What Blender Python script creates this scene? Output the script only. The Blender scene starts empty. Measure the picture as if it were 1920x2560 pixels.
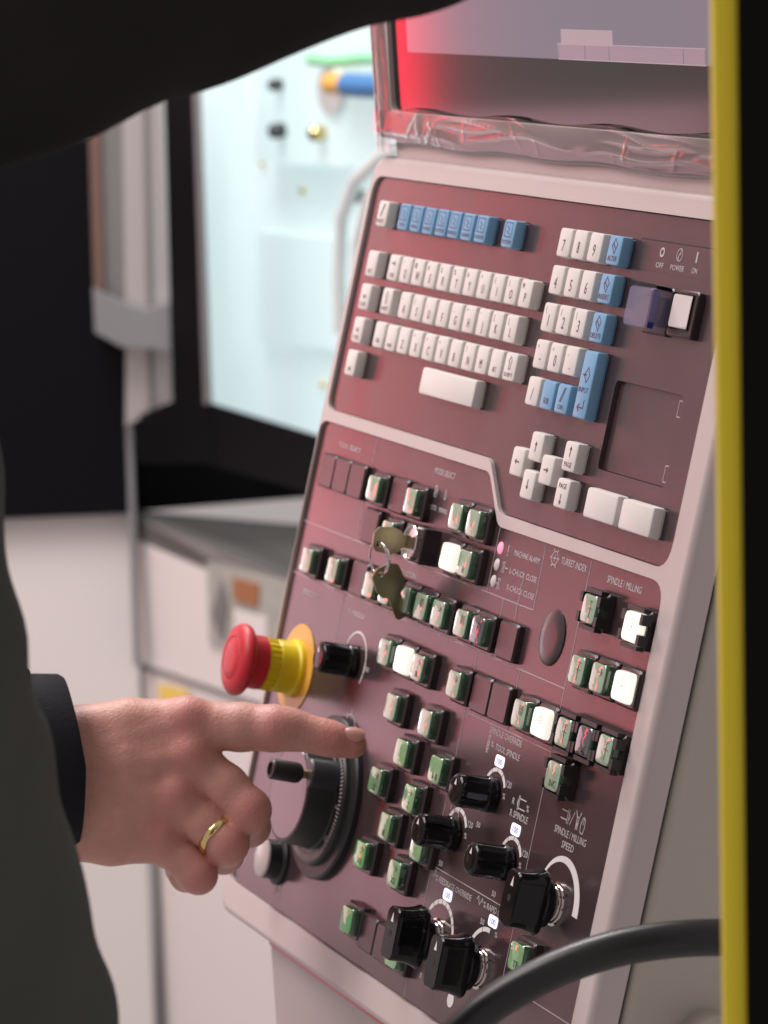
import bpy, bmesh, math, random
import numpy as np
from mathutils import Matrix, Vector
random.seed(7); rng = np.random.RandomState(7)
scene = bpy.context.scene
COL = scene.collection

# ------------------------------------------------------------------ camera
# camera frame (millimetres): x right, y down, z forward
RP = np.array([[0.36853, -0.20738, 0.90619], [0.13454, 0.97644, 0.16874], [-0.91983, 0.05974, 0.38775]])
TP = np.array([1.0, -136.3, 2115.8])
FPX = 9050.0                                   # focal length in photograph pixels (1920 wide)
W = np.array([[0.37046, 0.169492, -0.913253], [0.927634, -0.117771, 0.354436], [-0.047481, -0.978469, -0.200857]])
ORG = np.array([0.0, 0.0, 1.30])               # world position of the panel's zero point
PC0 = TP + RP[:, 2] * 7.0

def c2w(c):
    c = np.asarray(c, float)
    return (c - PC0) @ W.T * 0.001 + ORG

cam_d = bpy.data.cameras.new('camera'); cam = bpy.data.objects.new('camera', cam_d); COL.objects.link(cam)
cam_d.sensor_fit = 'HORIZONTAL'; cam_d.sensor_width = 36.0; cam_d.lens = 36.0 * FPX / 1920.0
cam_d.clip_start = 0.05; cam_d.clip_end = 100
mw = np.eye(4); mw[:3, 0] = W[:, 0]; mw[:3, 1] = -W[:, 1]; mw[:3, 2] = -W[:, 2]; mw[:3, 3] = c2w((0, 0, 0))
cam.matrix_world = Matrix(mw.tolist())
cam_d.dof.use_dof = True; cam_d.dof.focus_distance = 1.83; cam_d.dof.aperture_fstop = 15.5
cam_d.dof.aperture_blades = 7
scene.camera = cam

# ------------------------------------------------------------------ light
world = bpy.data.worlds.new('World'); scene.world = world; world.use_nodes = True
bg = world.node_tree.nodes['Background']
bg.inputs['Color'].default_value = (1.0, 0.90, 0.885, 1); bg.inputs['Strength'].default_value = 0.47

def area(name, loc, target, sx, sy, power, col):
    d = bpy.data.lights.new(name, 'AREA'); d.shape = 'RECTANGLE'; d.size = sx; d.size_y = sy
    d.energy = power; d.color = col
    o = bpy.data.objects.new(name, d); COL.objects.link(o)
    o.location = loc
    o.rotation_euler = (Vector(target) - Vector(loc)).to_track_quat('-Z', 'Y').to_euler()
    return o
area('hall_ceiling_lamp', (-0.6, -1.6, 3.2), (0.15, 0, 1.1), 1.6, 1.0, 52, (1.0, 0.88, 0.86))
area('plate_sheen_fill', (-1.90, -0.80, 0.96), (0.05, 0, 1.1), 0.60, 0.48, 1.4, (1.0, 0.50, 0.60))  # added fill: pink sheen on the lower left of the plates
area('cap_streak_fill', (-1.96, -0.51, 1.15), (0.19, 0, 1.1), 0.11, 0.9, 1.5, (0.92, 1.0, 0.97))  # added fill: white streak on the left of the button caps
area('back_hall_lamp', (-1.35, -0.15, 3.0), (-1.85, 0.75, 0.7), 1.2, 0.8, 84, (1.0, 0.955, 0.95))

scene.view_settings.view_transform = 'Standard'; scene.view_settings.look = 'None'
scene.view_settings.exposure = -0.12; scene.view_settings.gamma = 1.0
scene.render.engine = 'CYCLES'

# ------------------------------------------------------------------ materials
MATS = {}
def mat(name, col, rough=0.5, metal=0.0, ior=1.5, bump=None, var=None, emit=None, coat=0.0, trans=0.0, alpha=1.0, sss=0.0, spec=None):
    m = bpy.data.materials.new(name); m.use_nodes = True
    nt = m.node_tree; b = nt.nodes['Principled BSDF']
    b.inputs['Base Color'].default_value = (*col, 1); b.inputs['Roughness'].default_value = rough
    b.inputs['Metallic'].default_value = metal; b.inputs['IOR'].default_value = ior
    b.inputs['Coat Weight'].default_value = coat; b.inputs['Coat Roughness'].default_value = 0.04
    b.inputs['Transmission Weight'].default_value = trans; b.inputs['Alpha'].default_value = alpha
    if spec is not None: b.inputs['Specular IOR Level'].default_value = spec
    if sss: b.inputs['Subsurface Weight'].default_value = sss
    if emit:
        b.inputs['Emission Color'].default_value = (*emit[0], 1); b.inputs['Emission Strength'].default_value = emit[1]
    tc = nt.nodes.new('ShaderNodeTexCoord')
    if var:                                        # (scale, amount): uneven colour
        n = nt.nodes.new('ShaderNodeTexNoise'); n.inputs['Scale'].default_value = var[0]; n.inputs['Detail'].default_value = 5
        nt.links.new(tc.outputs['Object'], n.inputs['Vector'])
        mx = nt.nodes.new('ShaderNodeMix'); mx.data_type = 'RGBA'
        mx.inputs[6].default_value = (*[max(0, c * (1 - var[1])) for c in col], 1)
        mx.inputs[7].default_value = (*[min(1, c * (1 + var[1])) for c in col], 1)
        nt.links.new(n.outputs['Fac'], mx.inputs[0]); nt.links.new(mx.outputs[2], b.inputs['Base Color'])
        mr = nt.nodes.new('ShaderNodeMapRange'); rv = 0.38 if name == 'plate_film' else 0.15; mr.inputs[3].default_value = max(0.02, rough * (1 - rv)); mr.inputs[4].default_value = rough * (1 + rv)
        nt.links.new(n.outputs['Fac'], mr.inputs[0]); nt.links.new(mr.outputs[0], b.inputs['Roughness'])
    if bump:                                       # (scale, strength, distance)
        n2 = nt.nodes.new('ShaderNodeTexNoise'); n2.inputs['Scale'].default_value = bump[0]; n2.inputs['Detail'].default_value = 4
        nt.links.new(tc.outputs['Object'], n2.inputs['Vector'])
        bp = nt.nodes.new('ShaderNodeBump'); bp.inputs['Strength'].default_value = bump[1]; bp.inputs['Distance'].default_value = bump[2]
        nt.links.new(n2.outputs['Fac'], bp.inputs['Height']); nt.links.new(bp.outputs[0], b.inputs['Normal'])
    MATS[name] = m
    return m

mat('bezel_paint', (0.54, 0.462, 0.448), 0.42, bump=(900, 0.12, 0.0004), var=(9, 0.05))
mat('side_paint', (0.47, 0.43, 0.375), 0.5, bump=(700, 0.15, 0.0004), var=(7, 0.06))
mat('plate_film', (0.050, 0.030, 0.034), 0.23, ior=1.75, bump=(1500, 0.05, 0.0002), var=(14, 0.10))
mat('seam_black', (0.012, 0.011, 0.012), 0.6)
mat('key_white', (0.70, 0.66, 0.63), 0.42, bump=(1200, 0.06, 0.0003), var=(60, 0.03))
mat('key_blue', (0.17, 0.36, 0.56), 0.42, bump=(1200, 0.06, 0.0003), var=(60, 0.04))
mat('key_print', (0.10, 0.035, 0.05), 0.5)
mat('panel_print', (0.55, 0.51, 0.52), 0.5)
mat('panel_line', (0.45, 0.40, 0.41), 0.5)
mat('scuff', (0.42, 0.37, 0.38), 0.6, alpha=0.45)
mat('housing', (0.034, 0.022, 0.024), 0.26, ior=1.5, bump=(1300, 0.08, 0.0003))
mat('cap_leaf', (0.26, 0.46, 0.23), 0.08, ior=1.6, coat=1.0, var=(160, 0.25))
mat('cap_glass', (0.32, 0.44, 0.31), 0.07, ior=1.6, coat=1.0, var=(160, 0.22))
mat('cap_green', (0.10, 0.50, 0.11), 0.09, ior=1.6, coat=1.0, var=(160, 0.2))
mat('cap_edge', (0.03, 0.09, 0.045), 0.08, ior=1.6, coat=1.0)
mat('cap_dark', (0.05, 0.055, 0.06), 0.06, ior=1.6, coat=1.0)
mat('cap_lit', (0.9, 0.88, 0.78), 0.15, emit=((1.0, 0.97, 0.84), 0.9), coat=1.0)
mat('cap_print', (0.06, 0.075, 0.06), 0.4)
mat('cap_print_grey', (0.42, 0.42, 0.36), 0.4)
mat('black_plastic', (0.007, 0.007, 0.008), 0.10, spec=0.32, bump=(500, 0.03, 0.0003))
mat('black_matte', (0.018, 0.019, 0.020), 0.38, bump=(900, 0.08, 0.0003))
mat('dial_grey', (0.035, 0.037, 0.042), 0.4, bump=(900, 0.08, 0.0003))
mat('dial_face', (0.060, 0.040, 0.044), 0.14, ior=1.75, var=(60, 0.08))
mat('white_print', (0.78, 0.75, 0.75), 0.5)
mat('white_plastic', (0.70, 0.63, 0.62), 0.3)
mat('pilot_lens', (0.50, 0.43, 0.42), 0.3)
mat('chrome', (0.72, 0.66, 0.64), 0.09, metal=1.0)
mat('brass', (0.62, 0.47, 0.22), 0.2, metal=1.0)
mat('nickel_key', (0.33, 0.275, 0.175), 0.3, metal=0.9, bump=(300, 0.15, 0.0004), var=(120, 0.2))
mat('gold', (0.82, 0.62, 0.28), 0.12, metal=1.0)
mat('estop_red', (0.56, 0.020, 0.032), 0.45, bump=(500, 0.04, 0.0003), var=(60, 0.06))
mat('estop_yellow', (0.74, 0.59, 0.01), 0.38, bump=(500, 0.04, 0.0003))
mat('disc_yellow', (0.72, 0.38, 0.06), 0.35)
mat('display_lit', (0.8, 0.8, 0.95), 0.3, emit=((0.80, 0.82, 1.0), 0.95))
mat('display_print', (0.10, 0.10, 0.45), 0.4)
mat('led_pink', (0.9, 0.3, 0.4), 0.3, emit=((1.0, 0.22, 0.36), 1.0))
mat('blue_clear', (0.46, 0.40, 0.62), 0.06, ior=1.49, coat=1.0, alpha=0.32)
mat('blue_edge', (0.03, 0.03, 0.20), 0.08, coat=1.0)
mat('cable', (0.009, 0.0085, 0.010), 0.36, bump=(160, 0.08, 0.0008), var=(40, 0.1))
mat('post_yellow', (0.84, 0.66, 0.015), 0.45, var=(4, 0.05))
mat('post_black', (0.008, 0.0075, 0.007), 0.7, spec=0.05)
mat('machine_white', (0.66, 0.62, 0.60), 0.45, bump=(300, 0.06, 0.0006), var=(3, 0.03))
mat('machine_grey', (0.15, 0.143, 0.138), 0.55, var=(6, 0.06))
mat('ledge_grey', (0.085, 0.082, 0.079), 0.7, spec=0.2, var=(6, 0.06))
mat('machine_black', (0.004, 0.004, 0.005), 0.5, spec=0.08)
mat('aluminium', (0.46, 0.42, 0.42), 0.4, metal=0.5)
mat('aluminium_grey', (0.30, 0.30, 0.31), 0.4, metal=0.6)
mat('brown_strip', (0.13, 0.075, 0.058), 0.5)
mat('interior_glow', (0.28, 0.34, 0.34), 0.6, emit=((0.74, 0.93, 0.95), 0.72))  # inner light put into the wall as emission
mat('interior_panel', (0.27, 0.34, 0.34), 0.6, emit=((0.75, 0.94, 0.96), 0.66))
mat('steel_pipe', (0.66, 0.72, 0.71), 0.35, metal=0.3)
mat('hose_blue', (0.05, 0.17, 0.38), 0.4)
mat('fitting_orange', (0.62, 0.36, 0.08), 0.35)
mat('fitting_green', (0.22, 0.58, 0.32), 0.4)
mat('sticker_grey', (0.33, 0.33, 0.30), 0.6, var=(60, 0.3))
mat('sticker_orange', (0.30, 0.12, 0.045), 0.6)
mat('sticker_yellow', (0.72, 0.52, 0.10), 0.6)
mat('lamp_red', (0.9, 0.02, 0.03), 0.3, emit=((1.0, 0.04, 0.08), 7.5))
mat('lamp_red_far', (0.9, 0.02, 0.03), 0.3, emit=((1.0, 0.035, 0.06), 17.0))
mat('red_reflection', (0.65, 0.02, 0.05), 0.2, coat=1.0)  # reflection of the red lamp, put into the colour
mat('screen_glass', (0.018, 0.012, 0.013), 0.085, ior=1.6)
mat('screen_lit', (0.04, 0.035, 0.04), 0.10, ior=1.55, emit=((0.36, 0.30, 0.38), 0.50))
mat('screen_box', (0.1, 0.1, 0.1), 0.2, emit=((0.48, 0.41, 0.46), 0.58))
mat('screen_cell', (0.1, 0.1, 0.1), 0.2, emit=((0.38, 0.30, 0.40), 0.51))
mat('monitor_frame', (0.50, 0.42, 0.41), 0.4, bump=(900, 0.12, 0.0004))
mat('cuff_cloth', (0.010, 0.010, 0.013), 0.8, spec=0.2, bump=(500, 0.3, 0.0008))
mat('jacket_grey', (0.066, 0.068, 0.061), 0.9, spec=0.1, bump=(350, 0.4, 0.001), var=(12, 0.15))
mat('sleeve_shaded', (0.020, 0.019, 0.018), 0.9, spec=0.08, bump=(350, 0.4, 0.001), var=(12, 0.2))  # same jacket, with the arm's shade put into the colour
mat('jacket_dark', (0.010, 0.010, 0.010), 0.9, spec=0.1, bump=(350, 0.4, 0.001), var=(12, 0.15))
mat('nail', (0.46, 0.225, 0.18), 0.33, sss=0.1)

# clear wrapping film: mostly see-through, glossy
m = bpy.data.materials.new('clear_film'); m.use_nodes = True; nt = m.node_tree; nt.nodes.clear()
out = nt.nodes.new('ShaderNodeOutputMaterial'); mx = nt.nodes.new('ShaderNodeMixShader')
tr = nt.nodes.new('ShaderNodeBsdfTransparent'); gl = nt.nodes.new('ShaderNodeBsdfGlossy'); fr = nt.nodes.new('ShaderNodeFresnel')
tr.inputs[0].default_value = (0.93, 0.92, 0.92, 1); gl.inputs['Roughness'].default_value = 0.13; gl.inputs[0].default_value = (1, 1, 1, 1); fr.inputs[0].default_value = 1.42
nt.links.new(fr.outputs[0], mx.inputs[0]); nt.links.new(tr.outputs[0], mx.inputs[1]); nt.links.new(gl.outputs[0], mx.inputs[2]); nt.links.new(mx.outputs[0], out.inputs[0])
MATS['clear_film'] = m

# skin: mottled, redder where the 'flush' attribute says
m = mat('skin', (0.55, 0.30, 0.24), 0.46, sss=0.12); nt = m.node_tree; b = nt.nodes['Principled BSDF']
b.inputs['Subsurface Radius'].default_value = (1.0, 0.35, 0.2); b.inputs['Subsurface Scale'].default_value = 0.003
tc = nt.nodes.new('ShaderNodeTexCoord'); at = nt.nodes.new('ShaderNodeAttribute'); at.attribute_name = 'flush'
n1 = nt.nodes.new('ShaderNodeTexNoise'); n1.inputs['Scale'].default_value = 130; n1.inputs['Detail'].default_value = 6
nt.links.new(tc.outputs['Object'], n1.inputs['Vector'])
mx1 = nt.nodes.new('ShaderNodeMix'); mx1.data_type = 'RGBA'; mx1.inputs[6].default_value = (0.50, 0.235, 0.185, 1); mx1.inputs[7].default_value = (0.63, 0.325, 0.27, 1)
nt.links.new(n1.outputs['Fac'], mx1.inputs[0])
mx2 = nt.nodes.new('ShaderNodeMix'); mx2.data_type = 'RGBA'; mx2.inputs[7].default_value = (0.56, 0.18, 0.17, 1)
nt.links.new(at.outputs['Fac'], mx2.inputs[0]); nt.links.new(mx1.outputs[2], mx2.inputs[6]); nt.links.new(mx2.outputs[2], b.inputs['Base Color'])
n2 = nt.nodes.new('ShaderNodeTexNoise'); n2.inputs['Scale'].default_value = 420; n2.inputs['Detail'].default_value = 5
v2 = nt.nodes.new('ShaderNodeTexVoronoi'); v2.inputs['Scale'].default_value = 900
nt.links.new(tc.outputs['Object'], n2.inputs['Vector']); nt.links.new(tc.outputs['Object'], v2.inputs['Vector'])
ad = nt.nodes.new('ShaderNodeMath'); ad.operation = 'MULTIPLY_ADD'; ad.inputs[1].default_value = 0.5
nt.links.new(v2.outputs['Distance'], ad.inputs[0]); nt.links.new(n2.outputs['Fac'], ad.inputs[2])
bp = nt.nodes.new('ShaderNodeBump'); bp.inputs['Strength'].default_value = 0.42; bp.inputs['Distance'].default_value = 0.0008
nt.links.new(ad.outputs[0], bp.inputs['Height']); nt.links.new(bp.outputs[0], b.inputs['Normal'])

# ------------------------------------------------------------------ mesh helpers (units: millimetres in, metres out)
def make_mesh(name, verts, faces, material, smooth=False, scale=0.001, sharp=None):
    me = bpy.data.meshes.new(name)
    me.from_pydata([tuple(float(c) * scale for c in v) for v in verts], [], faces); me.validate()
    me.materials.append(MATS[material]); me.update()
    bm = bmesh.new(); bm.from_mesh(me); bmesh.ops.recalc_face_normals(bm, faces=bm.faces); bm.to_mesh(me); bm.free()
    if smooth:
        for p in me.polygons: p.use_smooth = True
        try: me.set_sharp_from_angle(angle=math.radians(sharp or 38))
        except Exception: pass
    return me
def add(name, me, parent=None, loc=None):
    o = bpy.data.objects.new(name, me); COL.objects.link(o)
    if parent: o.parent = parent
    if loc is not None: o.location = tuple(c * 0.001 for c in loc)
    return o
def thing(name, label, cat, matrix=None, group=None):
    o = bpy.data.objects.new(name, None); COL.objects.link(o); o.empty_display_size = 0.05
    if matrix is not None: o.matrix_world = matrix
    o['label'] = label; o['category'] = cat
    if group: o['group'] = group
    return o
def rrect(w, h, r, n=4, cx=0, cy=0):
    r = min(r, w / 2 - 1e-4, h / 2 - 1e-4); P = []
    for sx, sy, a0 in ((1, 1, 0), (-1, 1, 90), (-1, -1, 180), (1, -1, 270)):
        for i in range(n + 1):
            a = math.radians(a0 + 90 * i / n)
            P.append((cx + sx * (w / 2 - r) + r * math.cos(a), cy + sy * (h / 2 - r) + r * math.sin(a)))
    return P
def roundpoly(pts, rad, n=5):
    out = []; N = len(pts)
    for i in range(N):
        p = np.array(pts[i], float); a = np.array(pts[i - 1], float) - p; c = np.array(pts[(i + 1) % N], float) - p
        la, lc = np.linalg.norm(a), np.linalg.norm(c); a /= la; c /= lc
        r = rad[i] if isinstance(rad, (list, tuple)) else rad
        th = math.acos(np.clip(a @ c, -1, 1)); d = min(r / math.tan(th / 2), la * .45, lc * .45)
        for k in range(n + 1):
            t = k / n; q0 = p + a * d; q1 = p + c * d
            q = (1 - t) ** 2 * q0 + 2 * t * (1 - t) * p + t * t * q1
            out.append((q[0], q[1]))
    return out
def loft(rings, cap0=True, cap1=True):
    V = []; F = []; n = len(rings[0])
    for r in rings: V += [tuple(p) for p in r]
    for k in range(len(rings) - 1):
        for i in range(n):
            j = (i + 1) % n; F.append((k * n + i, k * n + j, (k + 1) * n + j, (k + 1) * n + i))
    if cap0: F.append(tuple(range(n - 1, -1, -1)))
    if cap1: F.append(tuple((len(rings) - 1) * n + i for i in range(n)))
    return V, F
def at_z(P, z): return [(p[0], p[1], z) for p in P]
def slab(outline, z0, z1, ch=0.0):
    if ch:
        c = np.mean(outline, axis=0); s = lambda f: [(c[0] + (p[0] - c[0]) * f[0], c[1] + (p[1] - c[1]) * f[1]) for p in outline]
        ext = np.ptp(np.array(outline), axis=0); f = (1 - 2 * ch / ext[0], 1 - 2 * ch / ext[1])
        return loft([at_z(outline, z0), at_z(outline, z1 - ch), at_z(s(f), z1)])
    return loft([at_z(outline, z0), at_z(outline, z1)])
def holed(outer, inners, z0, z1, name, material, outer_rings=None):
    """flat plate with holes between z0 and z1 (z1 = front)"""
    bm = bmesh.new()
    for z in (z0, z1):
        es = []
        for lp in [outer] + inners:
            vs = [bm.verts.new((p[0] * .001, p[1] * .001, z * .001)) for p in lp]
            es += [bm.edges.new((vs[i], vs[(i + 1) % len(vs)])) for i in range(len(vs))]
        bmesh.ops.triangle_fill(bm, edges=es, use_beauty=True)
    me = bpy.data.meshes.new(name)
    bm.verts.ensure_lookup_table(); n0 = len(bm.verts) // 2; base = 0
    for lp in [outer] + inners:
        n = len(lp)
        for i in range(n):
            j = (i + 1) % n
            bm.faces.new((bm.verts[base + i], bm.verts[base + j], bm.verts[n0 + base + j], bm.verts[n0 + base + i]))
        base += n
    bmesh.ops.recalc_face_normals(bm, faces=bm.faces); bm.to_mesh(me); bm.free(); me.materials.append(MATS[material])
    return me
def lathe(prof, n=40, cx=0, cy=0, a0=0.0):
    """profile [(radius, z)...] about the z axis"""
    rings = [[(cx + r * math.cos(a0 + 2 * math.pi * i / n), cy + r * math.sin(a0 + 2 * math.pi * i / n), z) for i in range(n)] for r, z in prof]
    return loft(rings)
def box(x0, x1, y0, y1, z0, z1):
    V = [(x, y, z) for x in (x0, x1) for y in (y0, y1) for z in (z0, z1)]
    return V, [(0, 1, 3, 2), (4, 6, 7, 5), (0, 4, 5, 1), (2, 3, 7, 6), (0, 2, 6, 4), (1, 5, 7, 3)]
def join(*vf):
    V = []; F = []
    for v, f in vf:
        o = len(V); V += list(v); F += [tuple(i + o for i in q) for q in f]
    return V, F
def tube(path, r, n=12, cap=True):
    path = [np.array(p, float) for p in path]; rings = []; up = np.array((0.13, 0.31, 0.94))
    rr = r if isinstance(r, (list, tuple)) else [r] * len(path)
    for i, p in enumerate(path):
        t = path[min(i + 1, len(path) - 1)] - path[max(i - 1, 0)]; t /= np.linalg.norm(t)
        s = np.cross(t, up); s /= np.linalg.norm(s); u = np.cross(s, t); up = u
        rings.append([tuple(p + rr[i] * (math.cos(2 * math.pi * k / n) * s + math.sin(2 * math.pi * k / n) * u)) for k in range(n)])
    return loft(rings, cap, cap)
def strip(pts, w, z, h=0.12):
    """thin raised line of width w through 2-D points"""
    V = []; F = []; pts = [np.array(p, float) for p in pts]
    for i, p in enumerate(pts):
        t = pts[min(i + 1, len(pts) - 1)] - pts[max(i - 1, 0)]; t /= np.linalg.norm(t); nn = np.array((-t[1], t[0])) * w / 2
        V += [(*(p + nn), z), (*(p - nn), z), (*(p + nn), z + h), (*(p - nn), z + h)]
    for i in range(len(pts) - 1):
        a = 4 * i; b = a + 4
        F += [(a + 2, a + 3, b + 3, b + 2), (a, a + 2, b + 2, b), (a + 3, a + 1, b + 1, b + 3)]
    F += [(0, 1, 3, 2), (len(V) - 4, len(V) - 2, len(V) - 1, len(V) - 3)]
    return V, F
def arc(cx, cy, r0, r1, a0, a1, z, n=14, h=0.12, r1b=None, r0b=None):
    V = []; F = []
    for i in range(n + 1):
        t = i / n; a = math.radians(a0 + (a1 - a0) * t); ro = r1 + ((r1b or r1) - r1) * t; ri = r0 + ((r0b or r0) - r0) * t
        c, s = math.cos(a), math.sin(a)
        V += [(cx + ri * c, cy + ri * s, z), (cx + ro * c, cy + ro * s, z), (cx + ri * c, cy + ri * s, z + h), (cx + ro * c, cy + ro * s, z + h)]
    for i in range(n):
        a = 4 * i; b = a + 4
        F += [(a + 2, a + 3, b + 3, b + 2), (a, a + 2, b + 2, b), (a + 3, a + 1, b + 1, b + 3)]
    F += [(0, 1, 3, 2), (len(V) - 4, len(V) - 2, len(V) - 1, len(V) - 3)]
    return V, F
TXT = {}
def text_mesh(s, height, width, material, align='LEFT'):
    """flat lettering: cap height and (optional) overall width in millimetres; origin at left baseline or centre baseline"""
    key = (s, height, width, material, align)
    if key in TXT: return TXT[key]
    cu = bpy.data.curves.new('lettering', 'FONT'); cu.body = s; cu.size = 1.0; cu.resolution_u = 2; cu.extrude = 0.012
    o = bpy.data.objects.new('lettering', cu); COL.objects.link(o)
    dg = bpy.context.evaluated_depsgraph_get(); me = bpy.data.meshes.new_from_object(o.evaluated_get(dg))
    bpy.data.objects.remove(o); bpy.data.curves.remove(cu)
    me.materials.clear(); me.materials.append(MATS[material])
    co = np.array([v.co[:] for v in me.vertices]) if len(me.vertices) else np.zeros((0, 3))
    if len(co):
        sy = height / 0.70
        w0 = np.ptp(co[:, 0]); sx = (width / w0) if width else sy * 0.72
        co[:, 0] = (co[:, 0] - co[:, 0].min()) * sx
        if align == 'CENTER': co[:, 0] -= w0 * sx / 2
        co[:, 1] *= sy; co[:, 2] = (co[:, 2] + 0.012) * 4
        co *= 0.001
        for v, c in zip(me.vertices, co): v.co = c
    TXT[key] = me
    return me
def arrow_vf(dx, dy, L, hw=1.3, w=0.55, z=0.0, hl=2.0):
    d = np.array((dx, dy), float); d /= np.linalg.norm(d); n = np.array((-d[1], d[0]))
    a = -d * L / 2; b = d * (L / 2 - hl); t = d * L / 2
    P = [a + n * w / 2, b + n * w / 2, b + n * hw, t, b - n * hw, b - n * w / 2, a - n * w / 2]
    return slab([tuple(p) for p in P], z, z + 0.1)

# ------------------------------------------------------------------ the operator panel
pm = np.eye(4)
pm[:3, 0] = W @ RP[:, 0]; pm[:3, 1] = W @ -RP[:, 1]; pm[:3, 2] = W @ -RP[:, 2]; pm[:3, 3] = ORG
PM = Matrix(pm.tolist())
panel = thing('operator_panel', 'pink-lit beige control console with keyboard, square buttons, knobs and a film-wrapped monitor on top', 'control panel', PM)
UP_OUT = [(-63.5, 59.6), (-62.0, -83.3), (187, -83.3), (213, -110.0), (416.8, -110.0), (415.5, 59.6)]
LO_OUT = [(-68.0, -90.4), (190, -90.4), (215, -116.8), (417.3, -116.4), (419.6, -375.5), (-62, -374.5)]
up_o = roundpoly(UP_OUT, [12, 9, 12, 12, 14, 12]); lo_o = roundpoly(LO_OUT, [11, 12, 12, 14, 14, 12])
inset = lambda P, d: roundpoly(P, 0.1)
# front bezel with two openings and a rounded outer edge
BO = [(-71.5, 72.6), (-70.5, -394.5), (437, -394.5), (436.5, 72.6)]
bo = roundpoly(BO, [18, 16, 16, 18], 8)
def shrink(P, d):
    P = np.array(P); c = (P.max(0) + P.min(0)) / 2; e = np.ptp(P, axis=0); return [tuple(c + (p - c) * (1 - 2 * d / e)) for p in P]
add('bezel', holed(shrink(bo, 4.2), [up_o, lo_o], -1.6, 2.0, 'bezel', 'bezel_paint'), panel)
rim = loft([at_z(bo, -13.5)] + [at_z(shrink(bo, 4.2 * (1 - math.cos(a))), -2.4 + 4.4 * math.sin(a)) for a in np.linspace(0, math.pi / 2, 7)], False, False)
add('bezel_rim', make_mesh('bezel_rim', *rim, 'bezel_paint', True), panel)
def shrink_poly(P, d): return shrink(P, d)
uw = slab(shrink_poly(up_o, .5), -4, 0.0); lw = slab(shrink_poly(lo_o, .5), -4, 0.0)
# upper plate has the touch-pad well
pad_w = rrect(77, 46, 3, 4, 352.6, -49.6)
add('keyboard_plate', holed(shrink_poly(up_o, .5), [pad_w], -4.5, 0.0, 'keyboard_plate', 'plate_film'), panel)
add('touch_pad', make_mesh('touch_pad', *slab(rrect(76.6, 45.6, 3, 4, 352.6, -49.6), -4.4, -2.6), 'plate_film'), panel)
for yy in (-33.5, -66.0):
    add('pad_mark', make_mesh('pad_mark', *join(strip([(386.5, yy + 4), (386.5, yy - 4)], .5, -2.6), strip([(383.0, yy + 4), (383.0, yy - 4)], .4, -2.6), strip([(383, yy + 4), (386.5, yy + 4)], .5, -2.6), strip([(383, yy - 4), (386.5, yy - 4)], .5, -2.6)), 'panel_print'), panel)
add('button_plate', make_mesh('button_plate', *lw, 'plate_film'), panel)
# backing, seam and housing behind the bezel
add('seam', make_mesh('seam', *slab(shrink(bo, 3.0), -16.5, -4.6), 'seam_black'), panel)
hb = [at_z(shrink(bo, d), z) for d, z in ((2.2, -15.2), (0.2, -15.6), (-0.9, -17.0), (-0.9, -20.5), (0.6, -22.5), (1.0, -180))]
add('housing_shell', make_mesh('housing_shell', *loft(hb), 'side_paint', True, sharp=60), panel)
# cable gland on the side wall
gl_ = lathe([(15, 0), (15, 14), (12, 17), (12, 30), (9, 34)], 24)
o = add('cable_gland', make_mesh('cable_gland', *gl_, 'side_paint', True), panel, (436, -330, -62)); o.rotation_euler = (0, math.radians(90), 0)
# pedestal under the panel
ped = [at_z(rrect(380, 70, 6, 4, 205, -70), z) for z in (0, 1)]
pv, pf = loft([[(x, -403.4, z) for x, z in rrect(442, 150, 8, 4, 196, -92)], [(x, -403.6 - 260, z - 78) for x, z in rrect(442, 150, 8, 4, 196, -92)]])
add('pedestal', make_mesh('pedestal', pv, pf, 'bezel_paint', True), panel)
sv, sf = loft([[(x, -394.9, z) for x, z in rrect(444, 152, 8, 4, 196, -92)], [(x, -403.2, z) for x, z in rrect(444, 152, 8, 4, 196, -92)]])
add('reflection_strip', make_mesh('reflection_strip', sv, sf, 'red_reflection'), panel)  # red lamp's reflected line under the bezel, built as a coloured strip

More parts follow.
